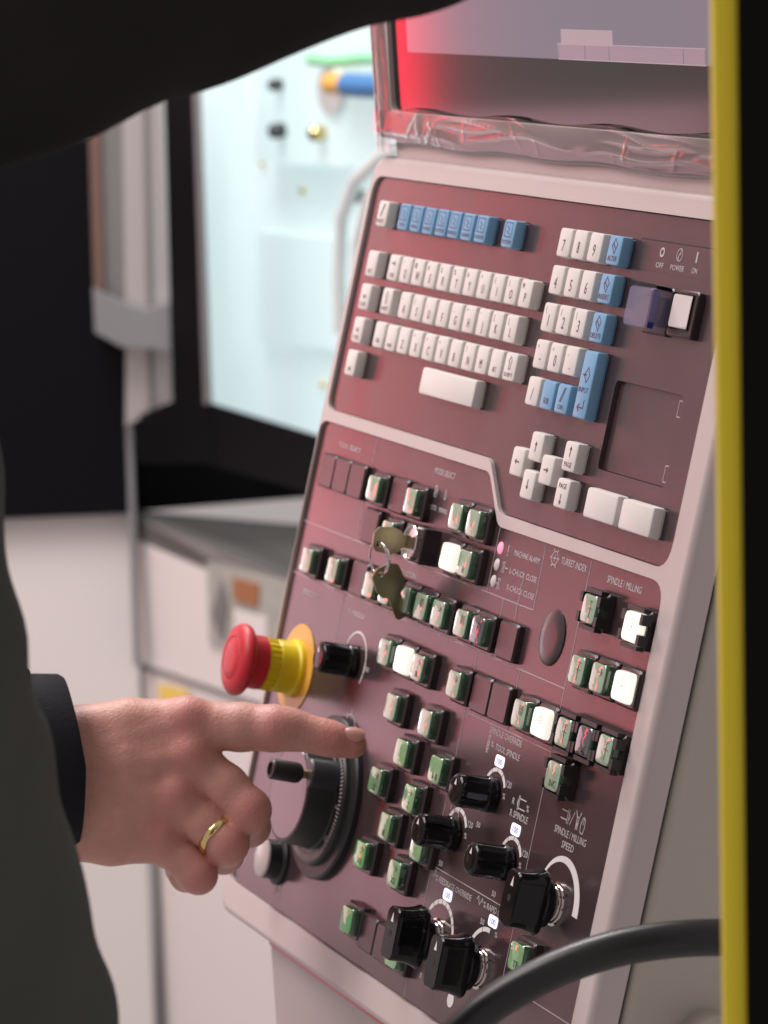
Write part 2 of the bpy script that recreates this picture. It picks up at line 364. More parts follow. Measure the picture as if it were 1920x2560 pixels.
# ---- keyboard keys
KM = {}
def key_mesh(w, h, m):
    k = (w, h, m)
    if k not in KM:
        rings = [at_z(rrect(w - .4, h - .6, 1.2, 2), 0.1), at_z(rrect(w - .2, h - .4, 1.2, 2), 1.5), at_z(rrect(w + 1.7, h + 1.1, 1.2, 2), 1.6), at_z(rrect(w + 0.9, h + 0.6, 1.4, 2), 5.9),
                 at_z(rrect(w + 0.2, h + 0.1, 1.5, 2), 6.7), at_z(rrect(w - 1.2, h - 1.2, 1.2, 2), 7.05)]
        KM[k] = make_mesh('key', *loft(rings), m, True, sharp=30)
    return KM[k]
def key(x, y, w=14.7, h=14.7, col='key_white', main=None, mh=5.0, small=None, low=None, arrow=None, low_h=2.3, icon=None):
    o = add('key', key_mesh(w, h, col), panel, (x + w / 2 + random.uniform(-.12, .12), y + h / 2 + random.uniform(-.12, .12), random.uniform(-.15, .1)))
    def leg(s, ht, lx, ly, align='CENTER', wd=None):
        add('legend', text_mesh(s, ht, wd, 'key_print', align), o, (lx, ly, 7.06))
    if main: leg(main, mh, 0.9 if small else 0, -4.6 if not low else -1.0)
    if small: leg(small, 2.9, -3.6, 2.6)
    if low: leg(low, low_h, 0, -5.6, wd=min(w - 2.6, 2.2 * len(low)))
    if arrow:
        add('legend', make_mesh('legend', *arrow_vf(arrow[0], arrow[1], 5.6, hw=1.5, w=.8), 'key_print'), o, (0, arrow[2], 7.06))
    if icon == 'page':
        add('legend', make_mesh('legend', *join(strip([(-4.6, -1.8), (-4.6, 6), (4.6, 6), (4.6, -1.8), (-4.6, -1.8)], .55, 0), strip([(-1.8, 4), (1.2, 2.4), (-1.4, 1.0), (1.6, -.4)], .7, 0)), 'key_print'), o, (0, 0, 7.06))
    if icon == 'dia':
        add('legend', make_mesh('legend', *join(strip([(-2.6, 2.2), (0, 6), (3.2, 3.0), (1.0, -1.8), (-2.6, 2.2)], .6, 0), strip([(-1.4, 3.4), (1.4, 1.0)], .7, 0)), 'key_print'), o, (0, 0, 7.06))
    if icon == 'slash':
        add('legend', make_mesh('legend', *join(strip([(-2.6, -1.8), (1.4, 6)], .5, 0), strip([(-1.2, -1.8), (2.8, 6)], .5, 0)), 'key_print'), o, (0, 0, 7.06))
    if icon == 'up':
        add('legend', make_mesh('legend', *strip([(-1.1, -1.4), (-1.1, 2.6), (-2.2, 2.6), (0, 5.6), (2.2, 2.6), (1.1, 2.6), (1.1, -1.4), (-1.1, -1.4)], .5, 0), 'key_print'), o, (0, 0, 7.06))
    if icon == 'ret':
        add('legend', make_mesh('legend', *join(strip([(3.4, -7.6), (3.4, -12.0), (-3.2, -12.0)], .8, 0), strip([(-1.2, -10.2), (-3.6, -12.0), (-1.2, -13.8)], .8, 0), strip([(-2.6, 5), (1, 9), (3.6, 5), (1, 1), (-2.6, 5)], .6, 0), strip([(-4, 5), (0, 5)], .8, 0)), 'key_print'), o, (0, 0, 7.06))
    return o
P_ = 19.05
key(-33.9, 30.1, low='RESET', icon='slash')
for i, lo in enumerate(('POS', 'PROG', 'OFFSET', 'SYSTEM', 'MESSAGE', 'GRAPH', 'CUSTOM')): key(-0.3 + P_ * i, 30.1, col='key_blue', low=lo, icon='page', low_h=2.0)
key(151.9, 30.1, col='key_blue', low='SYSTEM', icon='page', low_h=2.0)
key(-34.3, 0, low='ESC'); key(-34.3, -20, low='LOCK', main='CAPS', mh=2.2); key(-34.3, -40, low='CTRL', main='AUX', mh=2.2); key(-34.3, -60, main='AUX', mh=2.3)
key(0, 0, low='TAB', arrow=(1, 0, 2.5))
for i, (a, s) in enumerate(zip('QWERTYUIOP', '!@#$%&*()W')): key(P_ * (i + 1), 0, main=a, small=s)
key(0.5, -20, low='SHIFT', icon='up')
for i, (a, s) in enumerate(zip('ASDFGHJKL', '~|_:;"\'[]')): key(P_ * (i + 1.5), -20, main=a, small=s)
key(0, -40, main='CTRL', mh=2.4); key(P_, -40, low='WIN')
for i, (a, s) in enumerate(zip('ZXCVBNM', [None, '^', '<', '>', None, '?', None])): key(P_ * (i + 2), -40, main=a, small=s)
key(P_ * 9, -40, main='ALT', mh=2.8); key(P_ * 10, -40, low='SHIFT', icon='up')
key(82.4, -59.1, 76, 14.6)
N_ = 18.8
for i, a in enumerate('789'): key(225.6 + N_ * i, 30.1, main=a, mh=6.2)
for i, a in enumerate('456'): key(225.6 + N_ * i, 10.1, main=a, mh=6.2)
for i, (a, s) in enumerate(zip('123', '{}|')): key(225.6 + N_ * i, -9.9, main=a, small=s, mh=6.2)
key(225.6, -29.8, main='-', small='+', mh=6); key(225.6 + N_, -29.8, main='0', small='=', mh=6.2); key(225.6 + 2 * N_, -29.8, main='.', small=',', mh=6)
key(225.6, -49.7, main='/', mh=6.5); key(225.6 + N_, -49.7, col='key_blue', main='EOB', mh=3.2); key(225.6 + 2 * N_, -49.7, col='key_blue', low='CAN', icon='slash', low_h=2.5)
key(286.4, 30.0, col='key_blue', low='ALTER', icon='dia', low_h=2.7); key(286.4, 10.0, col='key_blue', low='INSERT', icon='dia', low_h=2.7); key(286.4, -10.0, col='key_blue', low='DELETE', icon='dia', low_h=2.7)
ok = key(286.4, -49.7, 14.7, 34.5, col='key_blue', icon='ret'); add('legend', text_mesh('INPUT', 2.8, 11.5, 'key_print', 'CENTER'), ok, (0, -4.2, 7.06))
key(225, -87.7, arrow=(-1, 0, 0)); key(244.1, -77.4, arrow=(0, 1, 0)); key(262.6, -87.6, arrow=(1, 0, 0)); key(243.6, -97.6, arrow=(0, -1, 0))
key(286.7, -77.3, arrow=(0, 1, 2.6), low='PAGE', low_h=2.7); o = key(286.2, -96.7, arrow=(0, -1, -3.2)); add('legend', text_mesh('PAGE', 2.7, 9, 'key_print', 'CENTER'), o, (0, 2.6, 7.06))
key(322.6, -97.0, 35.2, 14.7); key(364.5, -97.1, 34.6, 14.7)

# ---- power section
add('power_label', make_mesh('power_label', *slab(rrect(100, 15.6, 1.2, 3, 358.5, 38.4), 0.0, 0.35), 'plate_film'), panel)
add('label_outline', make_mesh('label_outline', *strip([(308.6, 30.8), (308.6, 44.6), (310.2, 46.0), (405, 46.0)], .7, .1, .3), 'seam_black'), panel)
pl = join(arc(335.6, 40.6, 1.5, 2.5, 0, 360, 0.4, 24), arc(355.2, 40.6, 2.9, 3.3, 0, 360, 0.4, 24), strip([(353.6, 38.6), (356.4, 42.6)], .5, .4), strip([(354.6, 38.2), (354.4, 40.4), (356.2, 40.8), (356, 43)], .4, .4), strip([(374.2, 38), (374.2, 43.4)], 1.3, .4))
add('power_symbol', make_mesh('power_symbol', *pl, 'panel_print'), panel)
for s, x, w in (('OFF', 335.6, 8.6), ('POWER', 355.4, 15.0), ('ON', 374.4, 5.8)): add('lettering', text_mesh(s, 2.8, w, 'panel_print', 'CENTER'), panel, (x, 32.6, 0.4))
sw = add('power_switch', make_mesh('power_switch', *slab(rrect(28, 24, 2, 3), 0, 2.5, .6), 'housing', True), panel, (347.6, 11.5, 0))
add('flip_cover', make_mesh('flip_cover', *loft([at_z(rrect(26.5, 20.6, 2, 3), 2.4), at_z(rrect(26.5, 20.6, 2, 3), 12.5), at_z(rrect(25, 19, 2, 3), 13.6)]), 'blue_clear', True), sw)
add('cover_edge', make_mesh('cover_edge', *slab(rrect(0.5, 19.0, .2, 2, 13.1, 0), 9.5, 12.8), 'blue_edge'), sw)
add('cover_hinge', make_mesh('cover_hinge', *slab(rrect(22, 2.6, .6, 2, 0, 11.0), 2.4, 11), 'black_plastic'), sw)
add('rocker', make_mesh('rocker', *slab(rrect(20, 15, 1.5, 3, 0, -.6), 2.3, 8.5, .8), 'plate_film'), sw)
sw = add('power_button', make_mesh('power_button', *slab(rrect(27, 23.5, 2, 3), 0, 4.0, .6), 'housing', True), panel, (378.4, 12.2, 0))
add('lamp_lens', make_mesh('lamp_lens', *slab(rrect(20.5, 16.6, 1.6, 3, -1.6, 1.0), 3.9, 4.7, .3), 'white_plastic', True), sw)
add('lens_frame', make_mesh('lens_frame', *join(strip([(-12.2, -7.6), (-12.2, 9.6), (9.0, 9.6), (9.0, -7.6), (-12.2, -7.6)], .7, 3.9, .9)), 'black_plastic'), sw)

# ---- square push buttons
H_ME = make_mesh('housing', *loft([at_z(rrect(22.6, 19.6, 1.8, 3), 0.05), at_z(rrect(22.6, 19.6, 1.8, 3), 3.6), at_z(rrect(20.6, 17.6, 1.8, 3), 4.6)]), 'housing', True, sharp=25)
B_ME = make_mesh('blank', *loft([at_z(rrect(23.6, 20.4, 1.8, 3), 0.05), at_z(rrect(23.4, 20.2, 1.8, 3), 2.8), at_z(rrect(21.6, 18.4, 1.8, 3), 3.9)]), 'housing', True, sharp=25)
def cap_mesh(m):
    prof = [(17.2, 15.4, 4.3), (17.0, 15.2, 6.6), (16.4, 14.6, 7.7)]
    rings = [at_z(rrect(w, h, 3.0, 4), z) for w, h, z in prof]
    for k in range(12):
        w, h = 15.6 * (1 - k / 12.0) + .1, 13.8 * (1 - k / 12.0) + .1
        rings.append([(x, y, 8.42 + .50 * (1 - (x / 7.9) ** 2) + .12 * (1 - (y / 7.0) ** 2) + .018 * math.sin(x * 1.7 + y * .9)) for x, y in rrect(w, h, min(2.6, h * .22), 4)])
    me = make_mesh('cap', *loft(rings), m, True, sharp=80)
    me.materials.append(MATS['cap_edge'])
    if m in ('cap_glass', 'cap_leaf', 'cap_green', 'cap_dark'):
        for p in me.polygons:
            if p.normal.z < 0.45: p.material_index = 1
    return me
CAPS = {k: cap_mesh(k) for k in ('cap_glass', 'cap_leaf', 'cap_green', 'cap_lit', 'cap_dark')}
GUARD = make_mesh('guard', *join(*[box(sx * 10.2 - 1.4, sx * 10.2 + 1.4, sy * 5.0 - 2.6, sy * 5.0 + 2.6, 3.4, 8.8) for sx in (-1, 1) for sy in (-1, 1)], *[box(-9, 9, sy * 9.3 - 1.1, sy * 9.3 + 1.1, 3.4, 7.6) for sy in (-1, 1)]), 'black_matte')
def button(x, y, kind='cap_glass', glyph=None, guard=False):
    if kind == 'cap_glass' and y < -245: kind = 'cap_leaf'
    o = add('push_button', H_ME, panel, (x + random.uniform(-.15, .15), y + random.uniform(-.15, .15), 0))
    c = add('cap', CAPS[kind], o); c.rotation_euler = (random.uniform(-.012, .012), random.uniform(-.015, .015), 0)
    if guard: add('guard', GUARD, o)
    pr = 'cap_print_grey' if kind == 'cap_lit' else 'cap_print'
    if glyph == 'grid':
        add('legend', make_mesh('legend', *join(*[strip([(1 + i * 1.7, 0), (1 + i * 1.7, 4.6)], .22, 0) for i in range(3)], *[strip([(1, i * 1.5), (4.4, i * 1.5)], .22, 0) for i in range(4)]), pr), o, (0, 0, 9.06))
    elif glyph == 'cross':
        add('legend', make_mesh('legend', *join(strip([(2.5, -4.5), (2.5, 4.5)], .26, 0), strip([(0, 0.6), (5, .6)], .26, 0), strip([(0.4, 4.4), (4.6, 4.4)], .26, 0)), pr), o, (0, 0, 9.06))
    elif glyph == 'arrow':
        add('legend', make_mesh('legend', *join(strip([(-1, 0), (3.26, 0)], .34, 0), strip([(1.6, 1.6), (3.38, 0), (1.6, -1.6)], .38, 0)), pr), o, (1.5, 3.2, 9.0))
    elif glyph:
        add('legend', make_mesh('legend', *join(strip([(-1, 0), (3.26, 0)], .34, 0), strip([(1.6, 1.6), (3.38, 0), (1.6, -1.6)], .38, 0)), pr), o, (1.0, 3.4, 9.0)) if glyph in ('Z', 'X1', 'X2', '1') else None
        add('legend', text_mesh(glyph, 3.4, min(7.0, 2.8 * len(glyph)), pr, 'CENTER'), o, (2.0, -5.0, 9.0))
    return o
def blank(x, y): return add('blank_cover', B_ME, panel, (x, y, 0))
r1, r2, r3, r4 = -118.8, -140.9, -172.0, -204.0
for x in (-37, -12.9, 11.2, 77.4): blank(x, r1)
blank(45.8, r2); blank(45.4, r3); blank(259.2, -172.2); blank(241.6, -204.2); blank(266.0, -204.0); blank(162, -353.6); blank(186.3, -353.8)
for x in (49.7, 106.6, 172.4, 196.4): button(x, r1)
button(83.1, r2); button(171.6, r2, 'cap_lit', 'cross'); button(196.2, r2, glyph='R')
button(-28, r3 - .8); button(14.7, r3 - .6); button(73.7, r3)
button(98.4, r3); button(126.4, r3, glyph='arrow'); button(151.2, r3, glyph='grid'); button(175.8, r3, glyph='arrow'); button(208.3, r3, glyph='grid'); button(230.6, r3, 'cap_dark', 'grid')
button(114.9, r4, glyph='arrow'); button(139.9, r4, 'cap_lit', 'cross'); button(164.6, r4, glyph='1'); button(215.6, r4, glyph='arrow')
button(139.9, -230.6); button(189.8, -230.3); button(166.2, -251.4); button(215.6, -250.8, glyph='II')
button(140.3, -272.6, glyph='Z'); button(190.0, -272.2, glyph='Z'); button(165.8, -293.0, glyph='I'); button(212.8, -294.0)
button(141.2, -314.1, 'cap_green', 'X1'); button(191.3, -313.8, glyph='X2')
button(142, -351.4, 'cap_green'); button(211.5, -353.4)
button(302.4, -203.6, glyph='grid'); button(326.7, -203.4, 'cap_lit', 'grid')
button(356.2, -203, glyph='cross', guard=True); button(380.4, -202.6, 'cap_dark', 'ST', True); button(404.6, -202.2, glyph='cross', guard=True)
button(355.6, -225.4, glyph='INC', guard=True)
button(355.4, -140.2, glyph='cross', guard=True); button(404.0, -141.0, 'cap_lit', 'cross', True)
button(356.4, -171.0, glyph='cross'); button(381, -170.7, glyph='arrow'); button(406.4, -170.2, 'cap_lit', 'cross')
button(357.8, -317.7, 'cap_leaf', 'TF')

# ---- printed lines, lettering and symbols on the button plate
def line(*pts, w=.45): return add('printed_line', make_mesh('printed_line', *strip(pts, w, 0.0), 'panel_line'), panel)
line((214.3, -117.2), (214.5, -152.4)); line((-66, -152.4), (275.7, -152.4)); line((275.7, -152.4), (274.4, -117.4)); line((330.6, -117.4), (331.8, -376)); line((237.4, -152.4), (238.3, -184)); line((-66, -184), (331, -184))
line((275.6, -184), (276.2, -216.6)); line((219.9, -184), (219.5, -374.8)); line((219.9, -216.8), (331.6, -216.8)); line((220, -301.4), (331.8, -301.4)); line((332, -336.3), (418, -336.3)); line((22, -91), (22, -152)); line((22, -184), (22, -216))
sc_ = strip([(256.0 + .5 * math.sin(i * 1.3), -136.5 - i * 2.0) for i in range(13)], 1.5, 0.13, .05)
add('scuff_mark', make_mesh('scuff_mark', *sc_, 'scuff'), panel)
def word(s, x0, x1, y, h=3.2): add('lettering', text_mesh(s, h, x1 - x0, 'panel_print'), panel, (x0, y, 0.02))
word('TOOL SELECT', -35, .5, -102.8, 2.6); word('MODE SELECT', 113.3, 142.3, -100.4); word('AUTO', 115, 126, -120.4, 2.8); word('MANU', 130, 142, -120.4, 2.8); word('DRY FUNCTION', 88, 117, -160.6, 2.8)
word('EMERGENCY', -42, -16, -193.6, 2.6); word('% FEED', 31, 58, -193.6, 2.6); word('100', 74, 80, -221, 3)
word('MACHINE ALARM', 238.4, 270.6, -128.8, 3.0); word('L-CHUCK CLOSE', 237.6, 272, -138.6, 3.0); word('R-CHUCK CLOSE', 238.4, 273.4, -147.4, 3.0)
word('TURRET INDEX', 296.2, 326.8, -124.6, 3.6); word('SPINDLE / MILLING', 352, 391, -125.6, 3.6)
word('SPINDLE OVERRIDE', 255.2, 296, -221.4, 3.3); word('TOOL SPINDLE', 266, 297, -228.6, 3.3); word('%', 260.4, 263.4, -228, 3)
word('R SPINDLE', 299.4, 321.6, -256.6, 3.6); word('R', 299.2, 302, -250.4, 3.4); word('%', 317, 320.2, -250.8, 3.4)
word('SPINDLE / MILLING', 353.2, 390.2, -253.0, 3.6); word('SPEED', 364.6, 378.6, -258.6, 3.6)
word('% FEEDRATE OVERRIDE', 227.6, 275.8, -307.8, 3.2); word('% RAPID OVER', 291.6, 321.5, -307.0, 3.2)
for cx, cy in ((275, -251), (239.5, -280), (310.5, -279.7)):
    word('120', cx + 13.2, cx + 19.4, cy + 7.2, 3.2); word('%', cx + 11.6, cx + 14.8, cy + .6, 3); word('50', cx - 11.9, cx - 7.3, cy - 19.6, 3.0)
word('50', 292.2, 297, -315.6, 3.0); word('%', 312, 315.2, -317.8, 2.8); word('0', 233.8, 236, -359.6, 3.0)
# symbols
sy = join(arc(287.9, -123, 3.3, 3.8, 0, 360, 0, 20), *[strip([(287.9 + 4.2 * math.cos(a), -123 + 4.2 * math.sin(a)), (287.9 + 5.2 * math.cos(a), -123 + 5.2 * math.sin(a))], 1.0, 0) for a in np.arange(0, 6.28, 1.0472)], strip([(286, -123), (289.8, -123)], .5, 0), strip([(287.9, -124.9), (287.9, -121.1)], .5, 0))
add('turret_symbol', make_mesh('turret_symbol', *sy, 'panel_print'), panel)
sy = join(strip([(230.4, -124.6), (230.4, -128.6)], .8, 0), strip([(230.4, -129.6), (230.4, -130.4)], .8, 0))
for yc, sgn in ((-136.8, -1), (-146, 1)):
    sy = join(sy, strip([(228 - sgn * 1.8, yc + 2.8), (228 + sgn * .8, yc + 2.4), (228 - sgn * .6, yc), (228 + sgn * .8, yc - 2.4), (228 - sgn * 1.8, yc - 2.8), (228 - sgn * 1.8, yc + 2.8)], .55, 0), strip([(231 if sgn < 0 else 222.8, yc), (234.6 if sgn < 0 else 225.4, yc)], .55, 0))
add('alarm_symbol', make_mesh('alarm_symbol', *sy, 'panel_print'), panel)
sy = join(strip([(119, -107), (119, -113), (121.5, -113), (123, -110), (121.5, -107), (119, -107)], .6, 0), strip([(119.5, -111.8), (121.8, -108.4)], .8, 0), strip([(134, -113), (133.4, -110), (134.6, -107), (135.4, -109.6), (136, -112), (134, -113)], .6, 0))
add('mode_symbol', make_mesh('mode_symbol', *sy, 'panel_print'), panel)
sy = join(strip([(256, -222.8), (257.6, -223), (257.4, -226), (255.8, -226), (256, -222.8)], .5, 0), strip([(255.4, -226.6), (257.8, -226.6), (257.4, -231.8), (255.6, -231.8), (255.4, -226.6)], .5, 0), strip([(255.6, -229), (257.4, -227.4)], .5, 0), strip([(255.6, -231.2), (257.4, -229.4)], .5, 0))
add('tool_symbol', make_mesh('tool_symbol', *sy, 'panel_print'), panel)
sy = join(strip([(306.4, -244.8), (307.6, -244.8), (307.6, -252), (306.4, -252), (306.4, -244.8)], .5, 0), strip([(306.2, -246.6), (305.2, -248.4), (306.2, -250.4)], .5, 0), strip([(307.6, -246), (315.6, -246)], .6, 0), strip([(307.6, -251), (315.6, -251)], .6, 0))
add('chuck_symbol', make_mesh('chuck_symbol', *sy, 'panel_print'), panel)
sy = join(strip([(357.2, -242.2), (364, -242.2)], .6, 0), strip([(357.2, -246.4), (364, -246.4)], .6, 0), strip([(364.4, -241), (366, -241), (366, -248), (364.4, -248), (364.4, -241)], .5, 0), strip([(366, -242.6), (367.4, -244.4), (366, -246.6)], .5, 0), strip([(368.2, -248), (371.6, -241)], .5, 0), strip([(373, -239.6), (375, -242.4), (377.6, -242.4), (379, -239.6)], .6, 0), strip([(375.2, -242.4), (375.4, -248.6), (377, -248.6), (377.4, -242.4)], .7, 0), strip([(375.6, -247.4), (377, -244.6)], .8, 0))
add('milling_symbol', make_mesh('milling_symbol', *sy, 'panel_print'), panel, (0, 1.5, 0))
sy = join(strip([(381, -249), (380.4, -245.6), (381.4, -242), (382.6, -241.2), (384.4, -242), (385, -246), (384, -249.4), (381, -249)], .55, 0), strip([(383, -241.4), (382.8, -245)], .45, 0))
add('hand_symbol', make_mesh('hand_symbol', *sy, 'panel_print'), panel, (0, 1.5, 0))
sy = join(*[strip([(221 + i * 1.2, -306.8), (222 + i * 1.2, -302.4)], .5, 0) for i in range(5)])
add('feed_symbol', make_mesh('feed_symbol', *sy, 'panel_print'), panel)
sy = join(strip([(282.6, -305), (284, -302.8), (285.4, -305), (286.6, -307), (288, -305), (289.2, -303), (290.2, -305)], .55, 0))
add('rapid_symbol', make_mesh('rapid_symbol', *sy, 'panel_print'), panel)
sy = join(strip([(250.4 - 19, -268), (258 - 19, -268.6), (258 - 19, -271)], .7, 0), strip([(246.6 - 19, -265.5), (246.6 - 19, -269)], .5, 0))
add('spindle_symbol', make_mesh('spindle_symbol', *sy, 'panel_print'), panel)
sy = join(arc(69, -256, 8.2, 9.0, 35, 125, 0, 10), strip([(62.5, -247.6), (64.4, -250.4), (61.6, -251)], .7, 0), strip([(77.4, -249), (76, -251.6), (78.6, -253)], .7, 0), strip([(69.4, -249), (69, -244.6)], .7, 0))
add('jog_symbol', make_mesh('jog_symbol', *sy, 'panel_print'), panel)
sy = join(strip([(12, -377 + 10), (20, -367), (20, -359), (12, -359), (12, -367)], .4, 0), strip([(14.5, -365), (14.5, -361), (17.5, -363), (14.5, -365)], .5, 0))
add('corner_symbol', make_mesh('corner_symbol', *sy, 'panel_line'), panel)
# scales round the knobs
def scale_arc(cx, cy, r0, r1, a0, a1, ticks, **k):
    o = add('dial_scale', make_mesh('dial_scale', *arc(cx, cy, r0, r1, a0, a1, 0, 24, **k), 'white_print'), panel)
    if ticks: add('scale_tick', make_mesh('scale_tick', *join(*[strip([(cx + (r0 - .2) * math.cos(a), cy + (r0 - .2) * math.sin(a)), (cx + (r1 + .2) * math.cos(a), cy + (r1 + .2) * math.sin(a))], .4, .13, .05) for a in np.radians(ticks)]), 'seam_black'), o)
for cx, cy in ((275, -251), (239.5, -280), (310.5, -279.7)): scale_arc(cx, cy, 12.3, 14.4, 225, 28, [60, 90, 120, 160, 195])
scale_arc(244, -336, 18.8, 21.2, 200, 8, list(range(20, 200, 15))); scale_arc(303.6, -336.4, 18.8, 21.2, 190, 84, [110, 150])
scale_arc(372, -286.6, 22.5, 24.0, 150, -2, None, r0b=19.6, r1b=25.8)
scale_arc(56, -219, 16.9, 18.0, 150, -35, [-14, 12])
add('scale_dot', make_mesh('scale_dot', *lathe([(4.0, 0), (4.0, .15)], 28), 'white_print'), panel, (276.9, -360.4, 0))
DL = make_mesh('display', *slab(rrect(11.2, 6.0, 1.8, 4), 0.02, .3), 'display_lit')
for x, y in ((274.8, -233.2), (310.3, -261.9), (246.9, -311.4), (307.1, -311.0)):
    o = add('display', DL, panel, (x, y, 0)); add('digits', text_mesh('100', 3.2, 6.6, 'display_print', 'CENTER'), o, (0, -1.6, 0.31))
for y, m_ in ((-127.6, 'led_pink'), (-136.7, 'white_plastic'), (-145.6, 'white_plastic')):
    add('indicator_lamp', make_mesh('indicator_lamp', *lathe([(3.3, 0), (3.3, .3), (2.4, .9), (.8, 1.2)], 20), m_, True), panel, (220.3, y, 0))
add('hole_plug', make_mesh('hole_plug', *lathe([(14.6, 0), (14.6, .5), (13.2, 1.1), (7, 1.4), (.5, 1.5)], 48), 'housing', True, sharp=25), panel, (304.6, -162.1, 0))

# ---- knobs
def knob(x, y, L=22.5, r=8.9, rot=0.0):
    n = 48; rings = []
    for z, f, fl in ((1.0, 1.06, 0), (5.0, 1.06, 0), (5.6, 1.0, .2), (7, 1.0, 1), (L - 4.5, 1.0, 1), (L - 3.2, .99, .3), (L - 1.2, .94, 0), (L - .2, .82, 0), (L, .70, 0)):
        rings.append([((r * f - fl * .55 * (0.5 + 0.5 * math.cos(12 * 2 * math.pi * i / n))) * math.cos(2 * math.pi * i / n), (r * f - fl * .55 * (0.5 + .5 * math.cos(12 * 2 * math.pi * i / n))) * math.sin(2 * math.pi * i / n), z) for i in range(n)])
    o = add('knob', make_mesh('knob', *loft(rings), 'black_plastic', True, sharp=35), panel, (x, y, 0)); o.rotation_euler = (0, 0, rot)
    add('pointer', make_mesh('pointer', *slab([(-1.3, r * .28), (1.3, r * .28), (0, r * .66)], L, L + .12), 'white_print'), o)
    return o
knob(275, -251, rot=-.1); knob(239.5, -280, rot=-.05); knob(310.5, -279.7, rot=-.1)
o = knob(56, -219, 22.5, 9.2, .2)
def bar_knob(x, y, s=1.0, rot=0.0, L=27):
    bush = add('bar_knob', make_mesh('bar_knob', *lathe([(12.5 * s, 5.5), (13.6 * s, 6.4), (13.6 * s, 10), (11, 11)], 40), 'black_plastic', True), panel, (x, y, 0)); bush.rotation_euler = (0, 0, rot)
    add('bushing', make_mesh('bushing', *lathe([(11.2, 0.02), (11.2, 1.2), (10, 1.4), (10.0, 2.6), (9.0, 2.7), (9.0, 4.2), (8.2, 4.3), (8.2, 5.9)], 40), 'chrome', True, sharp=25), bush)
    V = []; rings = []
    for z, w, h, r in ((9.5, 20, 35, 7), (11, 21, 36, 7), (13.5, 20, 33.5, 6.5), (18, 18.6, 31.2, 6), (23, 18, 30.6, 5.5), (L - .8, 17.6, 30.6, 5), (L, 16, 29, 4.5)):
        rings.append(at_z(rrect(w * s, h * s, r * s, 5), z))
    add('grip', make_mesh('grip', *loft(rings), 'black_plastic', True, sharp=40), bush)
    add('pointer', make_mesh('pointer', *slab([(-1.5, 6.5 * s), (1.5, 6.5 * s), (0, 12 * s)], L, L + .15), 'white_print'), bush)
    add('screw_hole', make_mesh('screw_hole', *lathe([(2.0, L), (2.0, L + .1)], 20), 'seam_black'), bush)
bar_knob(244, -336, .92, .04); bar_knob(303.6, -336.4, .92, .02); bar_knob(372, -286, .92, -.05, 26)

# ---- emergency stop
es = add('emergency_stop', make_mesh('emergency_stop', *lathe([(27, 0.02), (27, .5), (26.6, .7)], 64), 'disc_yellow'), panel, (-28, -238, 0))
add('collar', make_mesh('collar', *lathe([(17.2, .7), (17.4, 3.0), (16.2, 3.6), (15.6, 4.2), (15.6, 13), (15.0, 13.8), (15.2, 20), (14.4, 20.6)], 56), 'estop_yellow', True, sharp=25), es)
add('collar_rib', make_mesh('collar_rib', *join(*[box(15.0, 15.9, -.35, .35, 14, 19.5) for _ in (0,)], *[([((15.0 + dx) * math.cos(a) - dy * math.sin(a), (15.0 + dx) * math.sin(a) + dy * math.cos(a), z) for dx in (0, .8) for dy in (-.4, .4) for z in (13.9, 19.8)], [(0, 1, 3, 2), (4, 6, 7, 5), (0, 4, 5, 1), (2, 3, 7, 6), (0, 2, 6, 4), (1, 5, 7, 3)]) for a in np.arange(.2, 6.28, .2618)]), 'estop_yellow'), es)
mu_ = add('mushroom', make_mesh('mushroom', *lathe([(13.5, 20.2), (16.0, 20.6), (16.2, 22), (16.0, 28.4), (18.5, 29.2), (20.8, 30.4), (21.6, 32.2), (21.2, 34.2), (19.6, 35.8), (17, 36.8), (13.5, 37.4), (12.9, 37.0), (12.3, 37.4), (6, 37.9), (.6, 38.0)], 72), 'estop_red', True, sharp=40), es)
add('turn_arrow', make_mesh('turn_arrow', *arc(0, 0, 13.6, 14.8, 20, 95, 37.0, 12, .45), 'estop_red'), mu_)

for c_ in es.children: c_.scale = (1, 1, 1.13)
# ---- handwheel
hw = add('handwheel', make_mesh('handwheel', *lathe([(47.5, 0.02), (47.5, 3.2), (46.4, 4.4), (40.0, 4.6), (39.6, 7.0), (38.4, 8.2), (30.5, 8.4)], 96), 'black_matte', True, sharp=25), panel, (62, -298, 0))
add('wheel_body', make_mesh('wheel_body', *lathe([(31.0, 8.3), (30.2, 9.5), (29.4, 22), (29.0, 24.6), (28.2, 25.4), (26.8, 25.5)], 96), 'black_matte', True, sharp=25), hw)
add('wheel_face', make_mesh('wheel_face', *lathe([(26.9, 25.3), (26.6, 25.7), (.5, 25.8)], 72), 'dial_face', True, sharp=20), hw)
tk = [strip([((34.2 if i % 10 else 33.0) * math.cos(a), (34.2 if i % 10 else 33.0) * math.sin(a)), (37.6 * math.cos(a), 37.6 * math.sin(a))], .8, 8.2, .12) for i, a in enumerate(np.linspace(0, 2 * math.pi, 101)[:-1])]
add('tick_marks', make_mesh('tick_marks', *join(*tk), 'panel_print'), hw)
for i in range(10):
    a = 2 * math.pi * i / 10 + .02; o = add('dial_number', text_mesh(str(i * 10), 2.6, 2.0 * len(str(i * 10)), 'panel_print', 'CENTER'), hw, (31.6 * math.cos(a), 31.6 * math.sin(a), 8.45)); o.rotation_euler = (0, 0, a - math.pi / 2)
hx, hy = 21.0, 14.6
bs = add('handle_boss', make_mesh('handle_boss', *lathe([(9.8, 9), (9.6, 24.5), (8.8, 25.6)], 40), 'dial_grey', True, sharp=25), hw, (hx, hy, 0))
add('spindle_pin', make_mesh('spindle_pin', *lathe([(2.6, 25.5), (2.6, 30)], 20), 'brass', True), bs)
